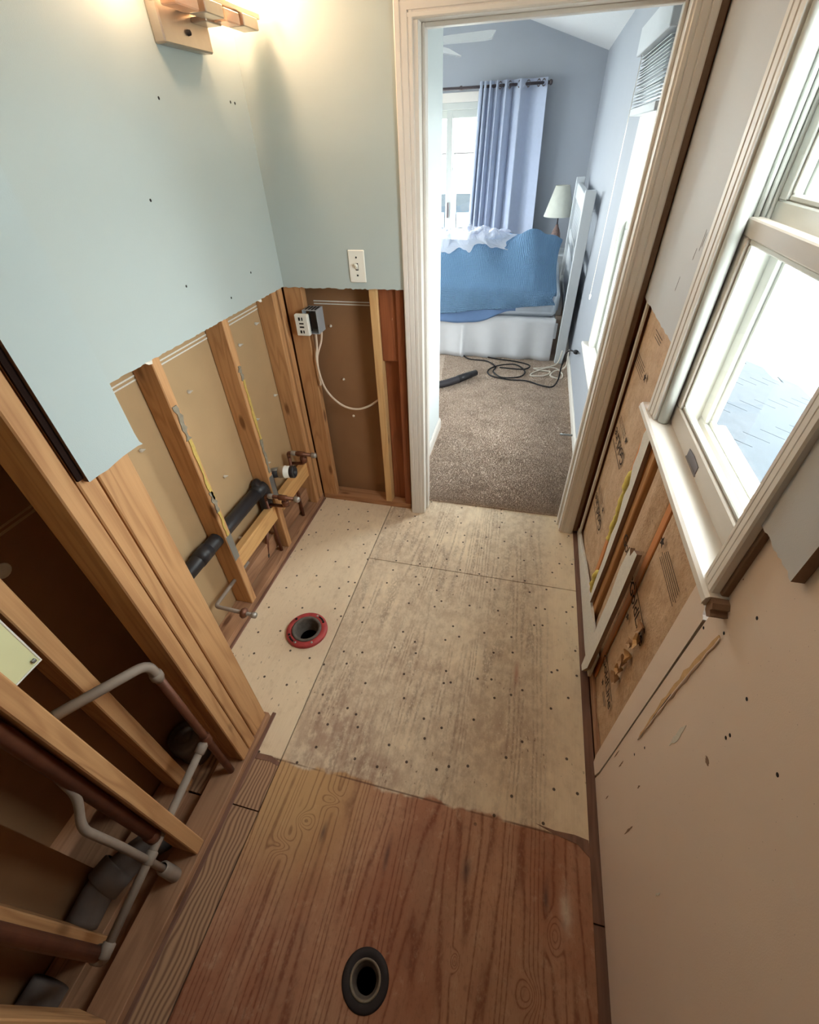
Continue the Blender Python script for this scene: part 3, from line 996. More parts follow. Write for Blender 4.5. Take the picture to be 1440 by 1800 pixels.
# jambs with the rounded liner tracks
for (ya, yb) in ((1.338, 1.356), (.690, .702)):
    box('jamb', .424, .560, ya, yb, 1.0, 2.02, M['vinyl'], W1, bevel=.001)
box('jamb', .424, .560, .690, 1.356, 2.0, 2.02, M['vinyl'], W1, bevel=.001)
tube('rounded_stop', [(.437, 1.326, 1.034), (.437, 1.326, 2.0)], .0155, M['vinyl'], W1, 14)
tube('rounded_stop', [(.437, .714, 1.034), (.437, .714, 2.0)], .0125, M['vinyl'], W1, 14)
for xx in (.470, .4825, .4945):
    tube('track_rib', [(xx, 1.333, 1.54), (xx, 1.333, 2.0)], .0055, M['vinyl'], W1, 8)
    tube('track_rib', [(xx, .707, 1.54), (xx, .707, 2.0)], .0055, M['vinyl'], W1, 8)
# stool with rounded nose and broken near end
prism('stool', [(.394, 1.012), (.396, 1.024), (.402, 1.030), (.460, 1.032), (.460, 1.008), (.400, 1.004)], 'y', .640, 1.462, M['trim'], W1)
prism('broken_stool_end', [(.640, 1.008), (.640, 1.029), (.628, 1.027), (.620, 1.020), (.624, 1.012), (.614, 1.006), (.622, .994), (.636, .998)], 'x', .404, .452, M['gypsum_d'], W1)
rr = random.Random(9)
for k in range(16):
    zz = 1.0 + k * .0145
    lathe('mortar_lump', [(0, -.007), (.006, -.005), (.008 + rr.uniform(0, .003), 0), (.006, .005), (0, .007)], (.446 + rr.uniform(-.003, .003), .641 + rr.uniform(-.004, .003), zz), (rr.uniform(-1, 1), rr.uniform(-1, 1), rr.uniform(-1, 1)), M['gypsum_d'], W1, 7)
# lower sash (inner track)
def part_empty(name, parent, loc):
    o = bpy.data.objects.new(name, None)
    o.empty_display_size = .05
    return link(o, parent, loc)
def sash(name, x0, x1, y0, y1, z0, z1, stile, brail, trail, m):
    sp = part_empty(name, W1, (x0, (y0 + y1) / 2, z0))
    box('sash_rail', x0, x1, y0, y1, z0, z0 + brail, m, sp, bevel=.003)
    box('sash_rail', x0, x1, y0, y1, z1 - trail, z1, m, sp, bevel=.003)
    box('sash_stile', x0, x1, y0, y0 + stile, z0 + brail, z1 - trail, m, sp, bevel=.002)
    box('sash_stile', x0, x1, y1 - stile, y1, z0 + brail, z1 - trail, m, sp, bevel=.002)
    xa = (x0 + x1) / 2
    g0, g1, h0, h1 = y0 + stile, y1 - stile, z0 + brail, z1 - trail
    b = .012
    for (p, q, r_, s_) in ((g0, g1, h0, h0 + b), (g0, g1, h1 - b, h1), (g0, g0 + b, h0 + b, h1 - b), (g1 - b, g1, h0 + b, h1 - b)):
        box('glazing_bead', xa - .008, xa + .008, p, q, r_, s_, M['vinyl'], sp, bevel=.003)
    box('pane', xa - .002, xa + .002, g0 + .004, g1 - .004, h0 + .004, h1 - .004, M['glass'], sp, bevel=0)
sash('lower_sash', .456, .486, .706, 1.334, 1.034, 1.548, .042, .060, .036, M['vinyl_w'])
sash('upper_sash', .498, .526, .706, 1.334, 1.540, 1.998, .042, .040, .045, M['vinyl'])
prism('finger_pull', [(1.030, 1.046), (1.030, 1.068), (1.075, 1.072), (1.118, 1.068), (1.118, 1.046)], 'x', .4545, .4565, M['bronze'], W1)
box('finger_pull_rim', .4535, .4555, 1.026, 1.122, 1.040, 1.046, M['grey_pipe'], W1, bevel=.001)
# outer storm frame
for (p, q, r_, s_) in ((.690, 1.356, 1.0, 1.055), (.690, 1.356, 1.985, 2.02), (.690, .735, 1.055, 1.985), (1.290, 1.356, 1.055, 1.985)):
    box('storm_frame', .535, .565, p, q, r_, s_, M['vinyl'], W1, bevel=.004)
box('storm_frame', .538, .560, .735, 1.290, 1.525, 1.548, M['vinyl'], W1, bevel=.004)
for (p, q, r_, s_) in ((.735, 1.290, 1.055, 1.070), (1.275, 1.290, 1.070, 1.525), (.735, .750, 1.070, 1.525)):
    box('storm_bead', .545, .556, p, q, r_, s_, M['vinyl'], W1, bevel=.002)
box('storm_sill', .535, .64, .66, 1.40, .985, 1.0, M['vinyl'], W1, bevel=.002)

# ---------------------------------------------------------------- bathroom shell out of sight
cb = box('ceiling', -1.3, .6, -1.7, 2.07, HC, HC + .05, M['ceiling'], bevel=0)
tag(cb, 'plain white bathroom ceiling above the sconce', kind='structure')
wn = box('wall_near', -1.65, .6, -1.75, -1.7, -.30, HC, M['paint_grey'], bevel=0)
tag(wn, 'bathroom wall behind the camera', kind='structure')

# ================================================================== BEDROOM SHELL
BX0, BX1, BY1 = -3.2, .440, 6.62
fb = box('floor_bedroom', BX0, BX1 + .14, 2.076, BY1 + .12, -.30, .010, M['carpet'], bevel=0)
tag(fb, 'beige cut pile carpet of the bedroom beyond the doorway', kind='structure')


def carpet_pile():
    g = np.random.default_rng(3)
    n = 60000
    t = g.random(n) ** 1.35
    y = 2.080 + t * (4.45 - 2.080)
    half = .20 + .24 * t
    x = -.48 - .30 * t + g.random(n) * (.93 + .30 * t)
    x = np.clip(x, -.95, .432)
    keep = ~((x < -.535) & (y < 2.97))
    x, y = x[keep], y[keep]
    n = len(x)
    h = .006 + g.random(n) * .007
    r = .0022 + g.random(n) * .0016
    tx, ty = g.normal(0, .004, n), g.normal(0, .004, n)
    a0 = g.random(n) * 6.28
    P = np.zeros((n, 4, 3))
    for k in range(3):
        P[:, k, 0] = x + r * np.cos(a0 + k * 2.094)
        P[:, k, 1] = y + r * np.sin(a0 + k * 2.094)
        P[:, k, 2] = .008
    P[:, 3, 0] = x + tx; P[:, 3, 1] = y + ty; P[:, 3, 2] = .010 + h
    me = bpy.data.meshes.new('carpet_pile')
    i = np.arange(n)[:, None] * 4
    F = np.concatenate([i + np.array([[0, 1, 3]]), i + np.array([[1, 2, 3]]), i + np.array([[2, 0, 3]])]).astype(int)
    me.from_pydata(P.reshape(-1, 3).tolist(), [], F.tolist())
    me.materials.append(M['carpet'])
    o = bpy.data.objects.new('carpet_pile', me)
    link(o, fb, (0, 0, 0))
    o.location = V((0, 0, 0)) - WL[fb.name]
    o['kind'] = 'stuff'
    return o
carpet_pile()

rw = empty('wall_bedroom_right', (BX1, 4.3, 0), 'pale grey bedroom wall with the second window', kind='structure')
def wall_x(x0, x1, y0, y1, z0, z1, mat):
    box('wall_panel', x0, x1, y0, y1, z0, z1, mat, rw, bevel=0)
wall_x(BX1, .575, 2.07, 2.50, 0, 2.36, M['paint_bed'])
wall_x(BX1, .575, 2.50, 3.20, 0, .58, M['paint_bed'])
wall_x(BX1, .575, 2.50, 3.20, 2.02, 2.36, M['paint_bed'])
wall_x(BX1, .575, 3.20, BY1, 0, 2.36, M['paint_bed'])
wf = empty('wall_bedroom_far', (-1.0, BY1, 0), 'grey far bedroom wall with the patio door', kind='structure')
DX0, DX1, DZ = -2.75, -.72, 2.03
def gable(z): return z
prism('wall_panel', [(DX1, 0), (BX1, 0), (BX1, 2.345), (-.655, 2.70), (DX1, 2.72)], 'y', BY1, BY1 + .12, M['paint_bed'], wf)
prism('wall_panel', [(BX0, DZ), (DX1, DZ), (DX1, 2.72), (BX0, 3.56)], 'y', BY1, BY1 + .12, M['paint_bed'], wf)
box('wall_panel', BX0, DX0, BY1, BY1 + .12, 0, DZ, M['paint_bed'], wf, bevel=0)
cl = prism('ceiling_bedroom', [(BX1 + .14, 2.30), (BX1, 2.345), (-.655, 2.70), (BX0, 3.55), (BX0, 3.62), (BX1 + .14, 2.42)], 'y', 2.07, BY1 + .12, M['ceiling'])
tag(cl, 'sloping textured white bedroom ceiling', kind='structure')
ws = box('wall_bedroom_side', -.66, -.555, 2.10, 2.955, 0, 3.0, M['paint_white'], bevel=.004)
tag(ws, 'short white wall just left inside the doorway', kind='structure')
wl2 = empty('wall_bedroom_left', (BX0, 4.4, 0), kind='structure')
for (ya, yb, za, zb) in ((2.07, 3.3, 0, 3.6), (5.3, BY1 + .12, 0, 3.6), (3.3, 5.3, 0, .75), (3.3, 5.3, 2.15, 3.6)):
    box('wall_panel', BX0 - .1, BX0, ya, yb, za, zb, M['paint_bed'], wl2, bevel=0)
for (ya, yb, za, zb) in ((3.3, 3.36, .75, 2.15), (5.24, 5.3, .75, 2.15), (4.27, 4.33, .81, 2.09), (3.36, 5.24, .75, .81), (3.36, 5.24, 2.09, 2.15)):  # frame and panes of an unseen window added to brighten the bedroom
    box('added_window_frame', BX0 - .09, BX0 - .03, ya, yb, za, zb, M['vinyl'], wl2, bevel=.003)
for ya, yb in ((3.36, 4.27), (4.33, 5.24)):
    box('pane', BX0 - .062, BX0 - .058, ya, yb, .81, 2.09, M['glass'], wl2, bevel=0)
tag(wl2, 'far left bedroom wall out of view, with an added window', kind='structure')
wb2 = box('wall_bedroom_near', BX0, -.515, 2.074, 2.098, 0, 3.6, M['paint_white'], bevel=0)
tag(wb2, 'bedroom side of the doorway wall', kind='structure')
wb3 = box('wall_bedroom_header', -.515, BX1, 2.074, 2.083, 2.05, 3.2, M['paint_white'], bevel=0)
tag(wb3, 'bedroom wall above the doorway', kind='structure')
BASE = [(0, 0), (.013, 0), (.013, .060), (.009, .072), (.004, .080), (0, .080)]
bs1 = prism('baseboard_right', [(BX1 - a, b + .010) for a, b in BASE], 'y', 2.10, BY1, M['trim']); tag(bs1, 'white baseboard along the bedroom window wall', kind='structure')
bs2 = prism('baseboard_side', [(-.555 + a, b + .010) for a, b in BASE], 'y', 2.10, 2.968, M['trim']); tag(bs2, 'white baseboard on the short wall inside the doorway', kind='structure')
bs3 = prism('baseboard_far', [(BY1 - a, b + .010) for a, b in BASE], 'x', DX1 + .08, BX1 - .014, M['trim']); tag(bs3, 'white baseboard under the curtain', kind='structure')

# bedroom window
W2 = empty('window_2', (.44, 2.9, .6), 'tall white bedroom window with raised blinds, behind the doorway casing', kind='structure')
for ya, yb in ((3.145, 3.215), (2.455, 2.525)):
    box('casing', .424, .440, ya, yb, .615, 2.09, M['trim'], W2, bevel=.005)
box('casing', .424, .440, 2.455, 3.215, 2.02, 2.09, M['trim'], W2, bevel=.005)
box('stool', .385, .470, 2.42, 3.52 - .25, .592, .615, M['trim'], W2, bevel=.006)
box('apron', .425, .440, 2.46, 3.21, .53, .592, M['trim'], W2, bevel=.005)
for ya, yb in ((3.145, 3.160), (2.510, 2.525)):
    box('jamb', .440, .570, ya, yb, .60, 2.02, M['vinyl'], W2, bevel=.001)
box('jamb', .440, .570, 2.51, 3.16, 2.0, 2.02, M['vinyl'], W2, bevel=.001)
box('sill', .440, .570, 2.51, 3.16, .585, .612, M['vinyl'], W2, bevel=.001)
def sash2(name, x0, x1, z0, z1):
    sp = part_empty(name, W2, (x0, 2.83, z0))
    y0, y1, s = 2.527, 3.143, .04
    box('sash_rail', x0, x1, y0, y1, z0, z0 + s, M['vinyl'], sp, bevel=.003)
    box('sash_rail', x0, x1, y0, y1, z1 - s, z1, M['vinyl'], sp, bevel=.003)
    box('sash_stile', x0, x1, y0, y0 + s, z0 + s, z1 - s, M['vinyl'], sp, bevel=.003)
    box('sash_stile', x0, x1, y1 - s, y1, z0 + s, z1 - s, M['vinyl'], sp, bevel=.003)
    box('pane', (x0 + x1) / 2 - .002, (x0 + x1) / 2 + .002, y0 + s, y1 - s, z0 + s, z1 - s, M['glass'], sp, bevel=0)
sash2('lower_sash', .470, .500, .614, 1.33)
sash2('upper_sash', .512, .540, 1.30, 1.998)

bl = empty('window_blind', (.40, 2.85, 1.8), 'raised white slatted blind bunched at the top of the bedroom window', 'blind')
box('valance', .350, .436, 2.44, 3.26, 1.985, 2.085, M['white_wood'], bl, bevel=.003)
for k in range(16):
    z = 1.800 + k * .0112
    dx = R.uniform(-.004, .004); tz = R.uniform(-.004, .004)
    v = [(.372 + dx, 2.47, z), (.426 + dx, 2.47, z + .006), (.426 + dx, 3.23, z + .006 + tz), (.372 + dx, 3.23, z + tz)]
    v += [(a, b, c + .0028) for a, b, c in v]
    mesh('slat', v, [(3, 2, 1, 0), (4, 5, 6, 7), (0, 1, 5, 4), (1, 2, 6, 5), (2, 3, 7, 6), (3, 0, 4, 7)], M['white_wood'], bl)
box('bottom_rail', .370, .428, 2.47, 3.23, 1.765, 1.795, M['white_wood'], bl, bevel=.003)
tube('lift_cord', [(.366, 3.18, 1.985), (.366, 3.18, .93)], .0015, M['cord_white'], bl, 6)
lathe('cord_tassel', [(0, 0), (.004, .004), (.007, .03), (0, .034)], (.366, 3.18, .90), (0, 0, 1), M['white_wood'], bl, 10)

# patio door in the far wall
D1 = empty('door_1', (-1.7, BY1, 0), 'white sliding patio door behind the curtain', kind='structure')
box('frame', DX0, DX1, BY1 + .01, BY1 + .11, DZ - .06, DZ, M['vinyl'], D1, bevel=.003)
box('frame', DX1 - .05, DX1, BY1 + .01, BY1 + .11, 0, DZ - .06, M['vinyl'], D1, bevel=.003)
box('frame', DX0, DX0 + .05, BY1 + .01, BY1 + .11, 0, DZ - .06, M['vinyl'], D1, bevel=.003)
box('threshold', DX0, DX1, BY1 + .01, BY1 + .11, 0, .03, M['vinyl'], D1, bevel=.003)
for (x0, x1, yy) in ((-1.20, DX1 - .05, BY1 + .03), (DX0 + .05, -1.12, BY1 + .07)):
    lf = box('sliding_panel', x0, x0 + .07, yy, yy + .035, .03, DZ - .06, M['vinyl'], D1, bevel=.003)
    box('stile', x1 - .07, x1, yy, yy + .035, .03, DZ - .06, M['vinyl'], lf, bevel=.003)
    box('rail', x0 + .07, x1 - .07, yy, yy + .035, .03, .13, M['vinyl'], lf, bevel=.003)
    box('rail', x0 + .07, x1 - .07, yy, yy + .035, DZ - .13, DZ - .06, M['vinyl'], lf, bevel=.003)
    box('pane', x0 + .07, x1 - .07, yy + .014, yy + .019, .13, DZ - .13, M['glass'], lf, bevel=0)
prism('casing', [(DX0 - .07, DZ), (DX0 - .07, DZ + .08), (DX1 + .07, DZ + .08), (DX1 + .07, DZ)], 'y', BY1 - .016, BY1, M['trim'], D1)
box('casing', DX1, DX1 + .07, BY1 - .016, BY1, 0, DZ, M['trim'], D1, bevel=.003)
lathe('hinge_handle', [(.0, 0), (.012, .005), (.012, .16), (0, .165)], (-1.165, BY1 + .01, .95), (0, 0, 1), M['bronze'], D1, 10)

# ================================================================== BEDROOM THINGS
# curtain rod and curtain
RZ, RY = 2.135, 6.50
rod = empty('curtain_rod', (-1.5, RY, RZ), 'dark bronze curtain rod above the patio door', 'curtain rod')
tube('rod', [(-3.0, RY, RZ), (-.10, RY, RZ)], .013, M['bronze'], rod, 12)
for xb in (-1.02, -.12 - .0):
    tube('bracket', [(xb, BY1, RZ - .005), (xb, RY, RZ - .005)], .008, M['bronze'], rod, 8)
    lathe('bracket_cup', [(.018, -.012), (.020, 0), (.018, .012)], (xb, RY, RZ), (1, 0, 0), M['bronze'], rod, 14)
lathe('finial', [(.013, 0), (.022, .006), (.024, .018), (.018, .03), (0, .034)], (-.10, RY, RZ), (1, 0, 0), M['bronze'], rod, 14)

cu = empty('curtain', (-.5, RY, .03), 'pale periwinkle grommet curtain pushed to the right of the patio door', 'curtain')
def cur(u, v):
    z = 2.175 - v * 2.14
    # tight folds at the left, broad ones at the right
    ph = 2 * math.pi * (7.2 * (1 - (1 - u) ** 1.0) if False else (5.0 * (1 - (1 - u) ** 2.4) + 1.6 * u))
    amp = .052 + .02 * v
    x = -.815 + .70 * (u ** 1.25) + .02 * math.sin(ph * 2) * (1 - u)
    x += -.10 * v * (1 - u) + .05 * v * u
    return (x, RY + amp * math.sin(ph), z)
grid('cloth', cur, 220, 14, M['curtain'], cu, thick=.003)
for xg in (-.40, -.31, -.205, -.155, -.50, -.60):
    v_, f_ = [], []
    for i in range(20):
        a = 2 * math.pi * i / 20
        for j in range(8):
            b = 2 * math.pi * j / 8
            rr_ = .026 + .006 * math.cos(b)
            v_.append((xg + .010 * math.cos(a) * 0 + .020 * math.cos(a), RY - .036 - .006 * math.sin(b), RZ + rr_ * math.sin(a)))
    for i in range(20):
        for j in range(8):
            f_.append((i * 8 + j, ((i + 1) % 20) * 8 + j, ((i + 1) % 20) * 8 + (j + 1) % 8, i * 8 + (j + 1) % 8))
    mesh('grommet', v_, f_, M['bronze'], cu, smooth=True)

# bed
BYN, BYF, MT = 4.44, 5.96, .66
bed = empty('bed', (-.75, 5.2, .01), 'double bed with white slatted headboard and white skirt', 'bed')
def skirt(u, v):
    x = .262 - u * 2.0
    pl = .013 * math.sin(u * 46 + .6 * math.sin(u * 9)) * (.25 + v) + .012 * math.exp(-((x + .60) / .012) ** 2) * 3 * v
    return (x, BYN + .02 - pl - .012 * v, .405 - v * .39)
grid('bed_skirt', skirt, 160, 8, M['skirt'], bed, thick=.003)
bm = bmesh.new(); bm_box(bm, -1.75, .262, BYN + .005, BYF, .405, MT, .05)
bmesh.ops.bevel(bm, geom=[e for e in bm.edges if e.calc_length() > .15], offset=.015, segments=3, affect='EDGES')
from_bm('mattress', bm, M['mattress'], bed, smooth=True)
box('box_spring', -1.74, .255, BYN + .04, BYF - .02, .15, .405, M['skirt'], bed, bevel=.01)
hb = box('headboard_post', .308, .392, 4.395, 4.455, .012, 1.375, M['white_wood'], bed, bevel=.004)
box('headboard_post', .308, .392, 5.955, 6.015, .012, 1.375, M['white_wood'], bed, bevel=.004)
box('headboard_rail', .326, .374, 4.455, 5.955, 1.20, 1.33, M['white_wood'], bed, bevel=.004)
box('headboard_rail', .326, .374, 4.455, 5.955, .84, .92, M['white_wood'], bed, bevel=.004)
box('headboard_panel', .340, .362, 4.455, 5.955, .45, .78, M['white_wood'], bed, bevel=.003)
box('headboard_rail', .322, .376, 4.455, 5.955, .40, .46, M['white_wood'], bed, bevel=.004)
for k in range(13):
    y = 4.53 + k * .114
    box('headboard_slat', .341, .359, y, y + .045, .92, 1.20, M['white_wood'], bed, bevel=.002)
box('side_rail', -1.75, .285, BYN + .03, BYN + .05, .22, .36, M['white_wood'], bed, bevel=.003)

def sm(a, b, t):
    t = max(0, min(1, (t - a) / (b - a))); return t * t * (3 - 2 * t)

def top_h(x, y):
    h = MT + .012
    d = y - BYN
    h += .21 * sm(.0, .50, d) * (1 - .5 * sm(.9, 1.3, d))
    h += .13 * math.exp(-((x - .05) / .30) ** 2 - ((d - .48) / .30) ** 2)
    h += .05 * math.exp(-((x + .45) / .30) ** 2 - ((d - .60) / .35) ** 2)
    s = x * 1.3 + d
    h += .030 * abs(math.sin(4.2 * (x * .9 - d * .8) + 1.1 * math.sin(2.3 * x))) * sm(.05, .4, d)
    h += (.022 * math.sin(7 * s + 2.2 * math.sin(3 * x)) + .012 * mnoise.noise((x * 6, y * 6, 1.7)) + .010 * mnoise.noise((x * 3, y * 14, 4))) * sm(.02, .3, d)
    return h

def drape(x, hem, off, t):
    """t 0 hem .. 1 far; cloth hanging over the near side of the mattress"""
    side = .34
    if t < side:
        k = t / side
        z = hem + (MT + .012 - .03 - hem) * k
        wv = .012 * math.sin(x * 17 + 1.2 * math.sin(x * 5)) * (1 - k) + .006 * mnoise.noise((x * 8, z * 8, 2))
        return (x, BYN - off - .010 - .010 * math.sin(math.pi * k) - wv, z)
    k = (t - side) / (1 - side)
    y = BYN - off - .010 + k * 1.15
    r = min(1, k / .06)
    z = top_h(x, y) - .03 * (1 - r) ** 2 + off * .4
    return (x, y, z)

def quilt(u, v):
    x = .225 - u * 1.80
    x0 = .225
    hem = .525 + .10 * sm(-1.0, .25, x) - .10 + .006 * math.sin(x * 9)
    px, py, pz = drape(x, hem, .006, v)
    # right edge pulled back in a soft curve
    if u < .12:
        e = (1 - u / .12)
        px -= .03 * e * math.sin(v * 9) ** 2
        pz -= .05 * e * (v > .34)
    return (px, py, pz)
q = grid('quilt', quilt, 130, 90, M['quilt'], None, thick=.008)
tag(q, 'bright blue stitched quilt heaped over the bed', 'quilt')

def blank(u, v):
    x = -.12 - u * 1.4
    hem = .47 - .125 * sm(0, .30, u) * (1 - .35 * sm(.5, 1.0, u)) + .004 * math.sin(x * 21)
    z = hem + (.60 - hem) * v
    return (x, BYN - .002 - .004 * math.sin(x * 15) * (1 - v), z)
b = grid('blanket', blank, 60, 12, M['blanket'], None, thick=.003)
tag(b, 'dusty blue blanket hanging below the bright quilt', 'blanket')

def plas(u, v):
    x = -.26 - u * .95 + .07 * mnoise.noise((v * 5, u * 3, 9)) + .03 * mnoise.noise((v * 14, u * 9, 4))
    d = .36 + v * .62 + .08 * mnoise.noise((u * 6, v * 3, 5)) + .03 * mnoise.noise((u * 16, v * 6, 2))
    y = BYN + d
    e = min(1, 5 * u, 5 * (1 - u), 5 * v, 5 * (1 - v))
    h = top_h(x, y) + .020 + (.095 * math.sin(math.pi * u) ** .7 * math.sin(math.pi * v) + .03 * mnoise.noise((x * 11, y * 11, 3)) + .022 * abs(mnoise.noise((x * 26, y * 26, 8)))) * max(0, e)
    return (x, y, h)
p = grid('plastic_sheet', plas, 70, 50, M['plastic'], None, smooth=False)
tag(p, 'crumpled clear plastic wrapping lying on the blue quilt', 'plastic sheet')

# nightstand and lamp behind the bed
ns = empty('nightstand', (.16, 6.30, .01), 'pale nightstand mostly hidden behind the bed', 'nightstand')
box('cabinet_body', -.04, .37, 6.10, 6.52, .08, .62, M['white_wood'], ns, bevel=.004)
box('table_top', -.06, .39, 6.08, 6.54, .62, .645, M['white_wood'], ns, bevel=.004)
for (xa, ya) in ((-.03, 6.12), (.33, 6.12), (-.03, 6.47), (.33, 6.47)):
    box('leg', xa, xa + .035, ya, ya + .035, .012, .08, M['white_wood'], ns, bevel=.002)
lamp = empty('table_lamp', (.19, 6.24, .645), 'table lamp with cream cone shade behind the headboard', 'lamp')
lathe('lamp_base', [(.0, 0), (.06, .002), (.062, .015), (.035, .03), (.03, .05), (.05, .09), (.058, .14), (.05, .19), (.035, .23), (.018, .26), (.014, .28)], (.19, 6.24, .647), (0, 0, 1), M['lamp_base'], lamp, 24)
tube('lamp_stem', [(.19, 6.24, .92), (.19, 6.24, 1.25)], .007, M['bronze'], lamp, 8)
lathe('lamp_shade', [(.165, 0), (.165, .004), (.075, .285), (.073, .285), (.162, .004)], (.19, 6.24, 1.005), (0, 0, 1), M['shade'], lamp, 36)

# ceiling fan, one blade and the motor in view
fan = empty('ceiling_fan', (-1.02, 4.35, 2.2), 'white ceiling fan whose blades reach into the doorway view', 'ceiling fan')
FX, FY, FZ = -1.08, 4.35, 2.215
lathe('motor_housing', [(0, -.04), (.08, -.035), (.11, 0), (.11, .06), (.07, .09), (.02, .10)], (FX, FY, FZ), (0, 0, 1), M['white_wood'], fan, 28)
tube('down_rod', [(FX, FY, FZ + .09), (FX, FY, 2.86)], .014, M['white_wood'], fan, 10)
lathe('light_bowl', [(0, -.115), (.05, -.11), (.09, -.085), (.105, -.045), (.10, -.04)], (FX, FY, FZ - .02), (0, 0, 1), M['shade'], fan, 28)
for k in range(5):
    a = math.radians(-6 + 72 * k)
    ca, sa = math.cos(a), math.sin(a)
    prof = [(.16, .045), (.30, .062), (.58, .072), (.62, .060), (.62, -.060), (.58, -.072), (.30, -.062), (.16, -.045)]
    v = []
    for zz in (0, .007):
        for (r_, w_) in prof:
            v.append((FX + r_ * ca - w_ * sa, FY + r_ * sa + w_ * ca, FZ + .015 + zz + w_ * .42))
    n = len(prof)
    f = [tuple(range(n - 1, -1, -1)), tuple(range(n, 2 * n))] + [(i, (i + 1) % n, n + (i + 1) % n, n + i) for i in range(n)]
    fbl = mesh('fan_blade', v, f, M['white_wood'], fan)
    tube('blade_arm', [(FX + .09 * ca, FY + .09 * sa, FZ + .02), (FX + .19 * ca, FY + .19 * sa, FZ + .016)], .010, M['zinc'], fbl, 8)

# cords and vacuum hose on the carpet
CZ = .021
def cord(name, pts, r, mat, label, cat='cord', **kw):
    return tag(tube(name, catmull(pts, 6), r, mat, None, 8), label, cat, **kw)
vc = empty('extension_cord', (-.1, 4.2, CZ), 'long black power cord looping over the carpet to a loose plug', 'cord')
tube('cable', catmull([(-.62, 4.50, CZ), (-.52, 4.36, CZ), (-.34, 4.33, CZ), (-.24, 4.20, CZ), (-.25, 4.08, CZ), (-.16, 3.96, CZ), (.0, 4.0, CZ), (.04, 4.14, CZ), (-.06, 4.26, CZ + .01), (-.22, 4.20, CZ + .012), (-.30, 4.10, CZ), (-.26, 3.98, CZ), (-.10, 3.92, CZ), (.06, 3.92, CZ), (.20, 3.84, CZ), (.29, 3.83, CZ), (.335, 3.92, CZ + .03), (.34, 3.92, .15), (.345, 3.84, .30), (.365, 3.74, .375), (.395, 3.67, .395)], 6), .0065, M['cord_black'], vc, 8)
lathe('plug', [(.008, 0), (.016, .004), (.018, .02), (.014, .035), (0, .038)], (.395, 3.67, .395), (.6, -.75, .05), M['cord_black'], vc, 10)
for s in (-.005, .005):
    box('prong', .418, .432, 3.634 + s, 3.637 + s, .392, .400, M['zinc'], vc, bevel=0)
cord('extension_cord', [(-.40, 4.46, CZ), (-.24, 4.40, CZ), (-.05, 4.36, CZ), (.08, 4.28, CZ), (.02, 4.18, CZ), (-.20, 4.19, CZ)], .0065, M['cord_black'], 'second black cord strand coming from under the bed skirt')
cord('extension_cord', [(.36, 4.34, .16), (.33, 4.30, .05), (.22, 4.25, CZ), (.12, 4.22, CZ), (.19, 4.18, CZ), (.27, 4.16, CZ), (.22, 4.06, CZ), (.10, 4.04, CZ), (.12, 4.12, CZ), (.24, 4.22, CZ + .012), (.33, 4.24, CZ), (.38, 4.12, CZ), (.36, 4.02, CZ), (.27, 4.04, CZ + .012), (.31, 4.16, CZ + .012), (.40, 4.20, .06), (.41, 4.26, .20)], .006, M['cord_white'], 'tangled white extension cord at the foot of the headboard post')
vac = empty('vacuum_hose', (-.55, 3.78, CZ), 'dark ribbed vacuum hose end lying on the carpet', 'vacuum hose')
hp_ = catmull([(-.98, 3.66, .042), (-.80, 3.63, .042), (-.66, 3.68, .042), (-.54, 3.80, .044)], 14)
tube('hose', hp_, [.030 + .003 * (i % 2) for i in range(len(hp_))], M['hose'], vac, 16)
tube('hose_nozzle', [(-.545, 3.795, .044), (-.49, 3.86, .046), (-.40, 3.97, .046)], [.035, .032, .026], M['abs'], vac, 16)
ds = tag(tube('spring_door_stop', [(.425, 2.955, .05), (.34, 2.965, .045)], [.007, .008], M['zinc'], None, 8), 'small metal door stop on the bedroom baseboard', 'door stop')

# ================================================================== BATHROOM THINGS
# light switch
swt = empty('light_switch', (-.723, 1.95, 1.31), 'white toggle light switch on the end wall beside the doorway', 'switch')
swp = box('switch_plate', -.760, -.688, 1.9495, 1.956, 1.250, 1.372, M['white_pl'], swt, bevel=.003)
box('toggle_slot', -.730, -.718, 1.9485, 1.9500, 1.297, 1.324, M['dark_slot'], swt, bevel=.0003)
mesh('toggle', [(-.7285, 1.949, 1.300), (-.7195, 1.949, 1.300), (-.7195, 1.949, 1.318), (-.7285, 1.949, 1.318), (-.7275, 1.934, 1.317), (-.7205, 1.934, 1.317), (-.7205, 1.937, 1.325), (-.7275, 1.937, 1.325)],
     [(4, 5, 6, 7), (0, 1, 5, 4), (1, 2, 6, 5), (2, 3, 7, 6), (3, 0, 4, 7)], M['white_pl'], swt)
for z in (1.278, 1.345):
    lathe('screw', [(0, .0015), (.0035, .001), (.004, 0)], (-.724, 1.9494, z), (0, -1, 0), M['dark_slot'], swp, 8)

# electrical box with outlet and cable
ob = empty('outlet_box', (-1.0, 1.94, 1.08), 'grey steel electrical box with a loose white outlet on the corner stud', 'outlet')
bx = [('back', -1.005, -.935, 2.004, 2.006, 1.03, 1.135), ('side', -.938, -.935, 1.930, 2.004, 1.03, 1.135), ('side', -1.005, -1.002, 1.930, 1.965, 1.03, 1.135), ('top', -1.002, -.938, 1.930, 2.004, 1.132, 1.135), ('bottom', -1.002, -.938, 1.930, 2.004, 1.03, 1.033)]
for (n_, *c_) in bx:
    box('box_' + n_, *c_, M['steel_box'], ob, bevel=.0008)
for k in range(4):
    box('knockout', -.995 + k * .016, -.988 + k * .016, 1.94, 1.99, 1.135, 1.1365, M['dark_slot'], ob, bevel=0)
rc = box('receptacle', -1.036, -.972, 1.905, 1.928, 1.028, 1.122, M['white_pl'], ob, bevel=.003)
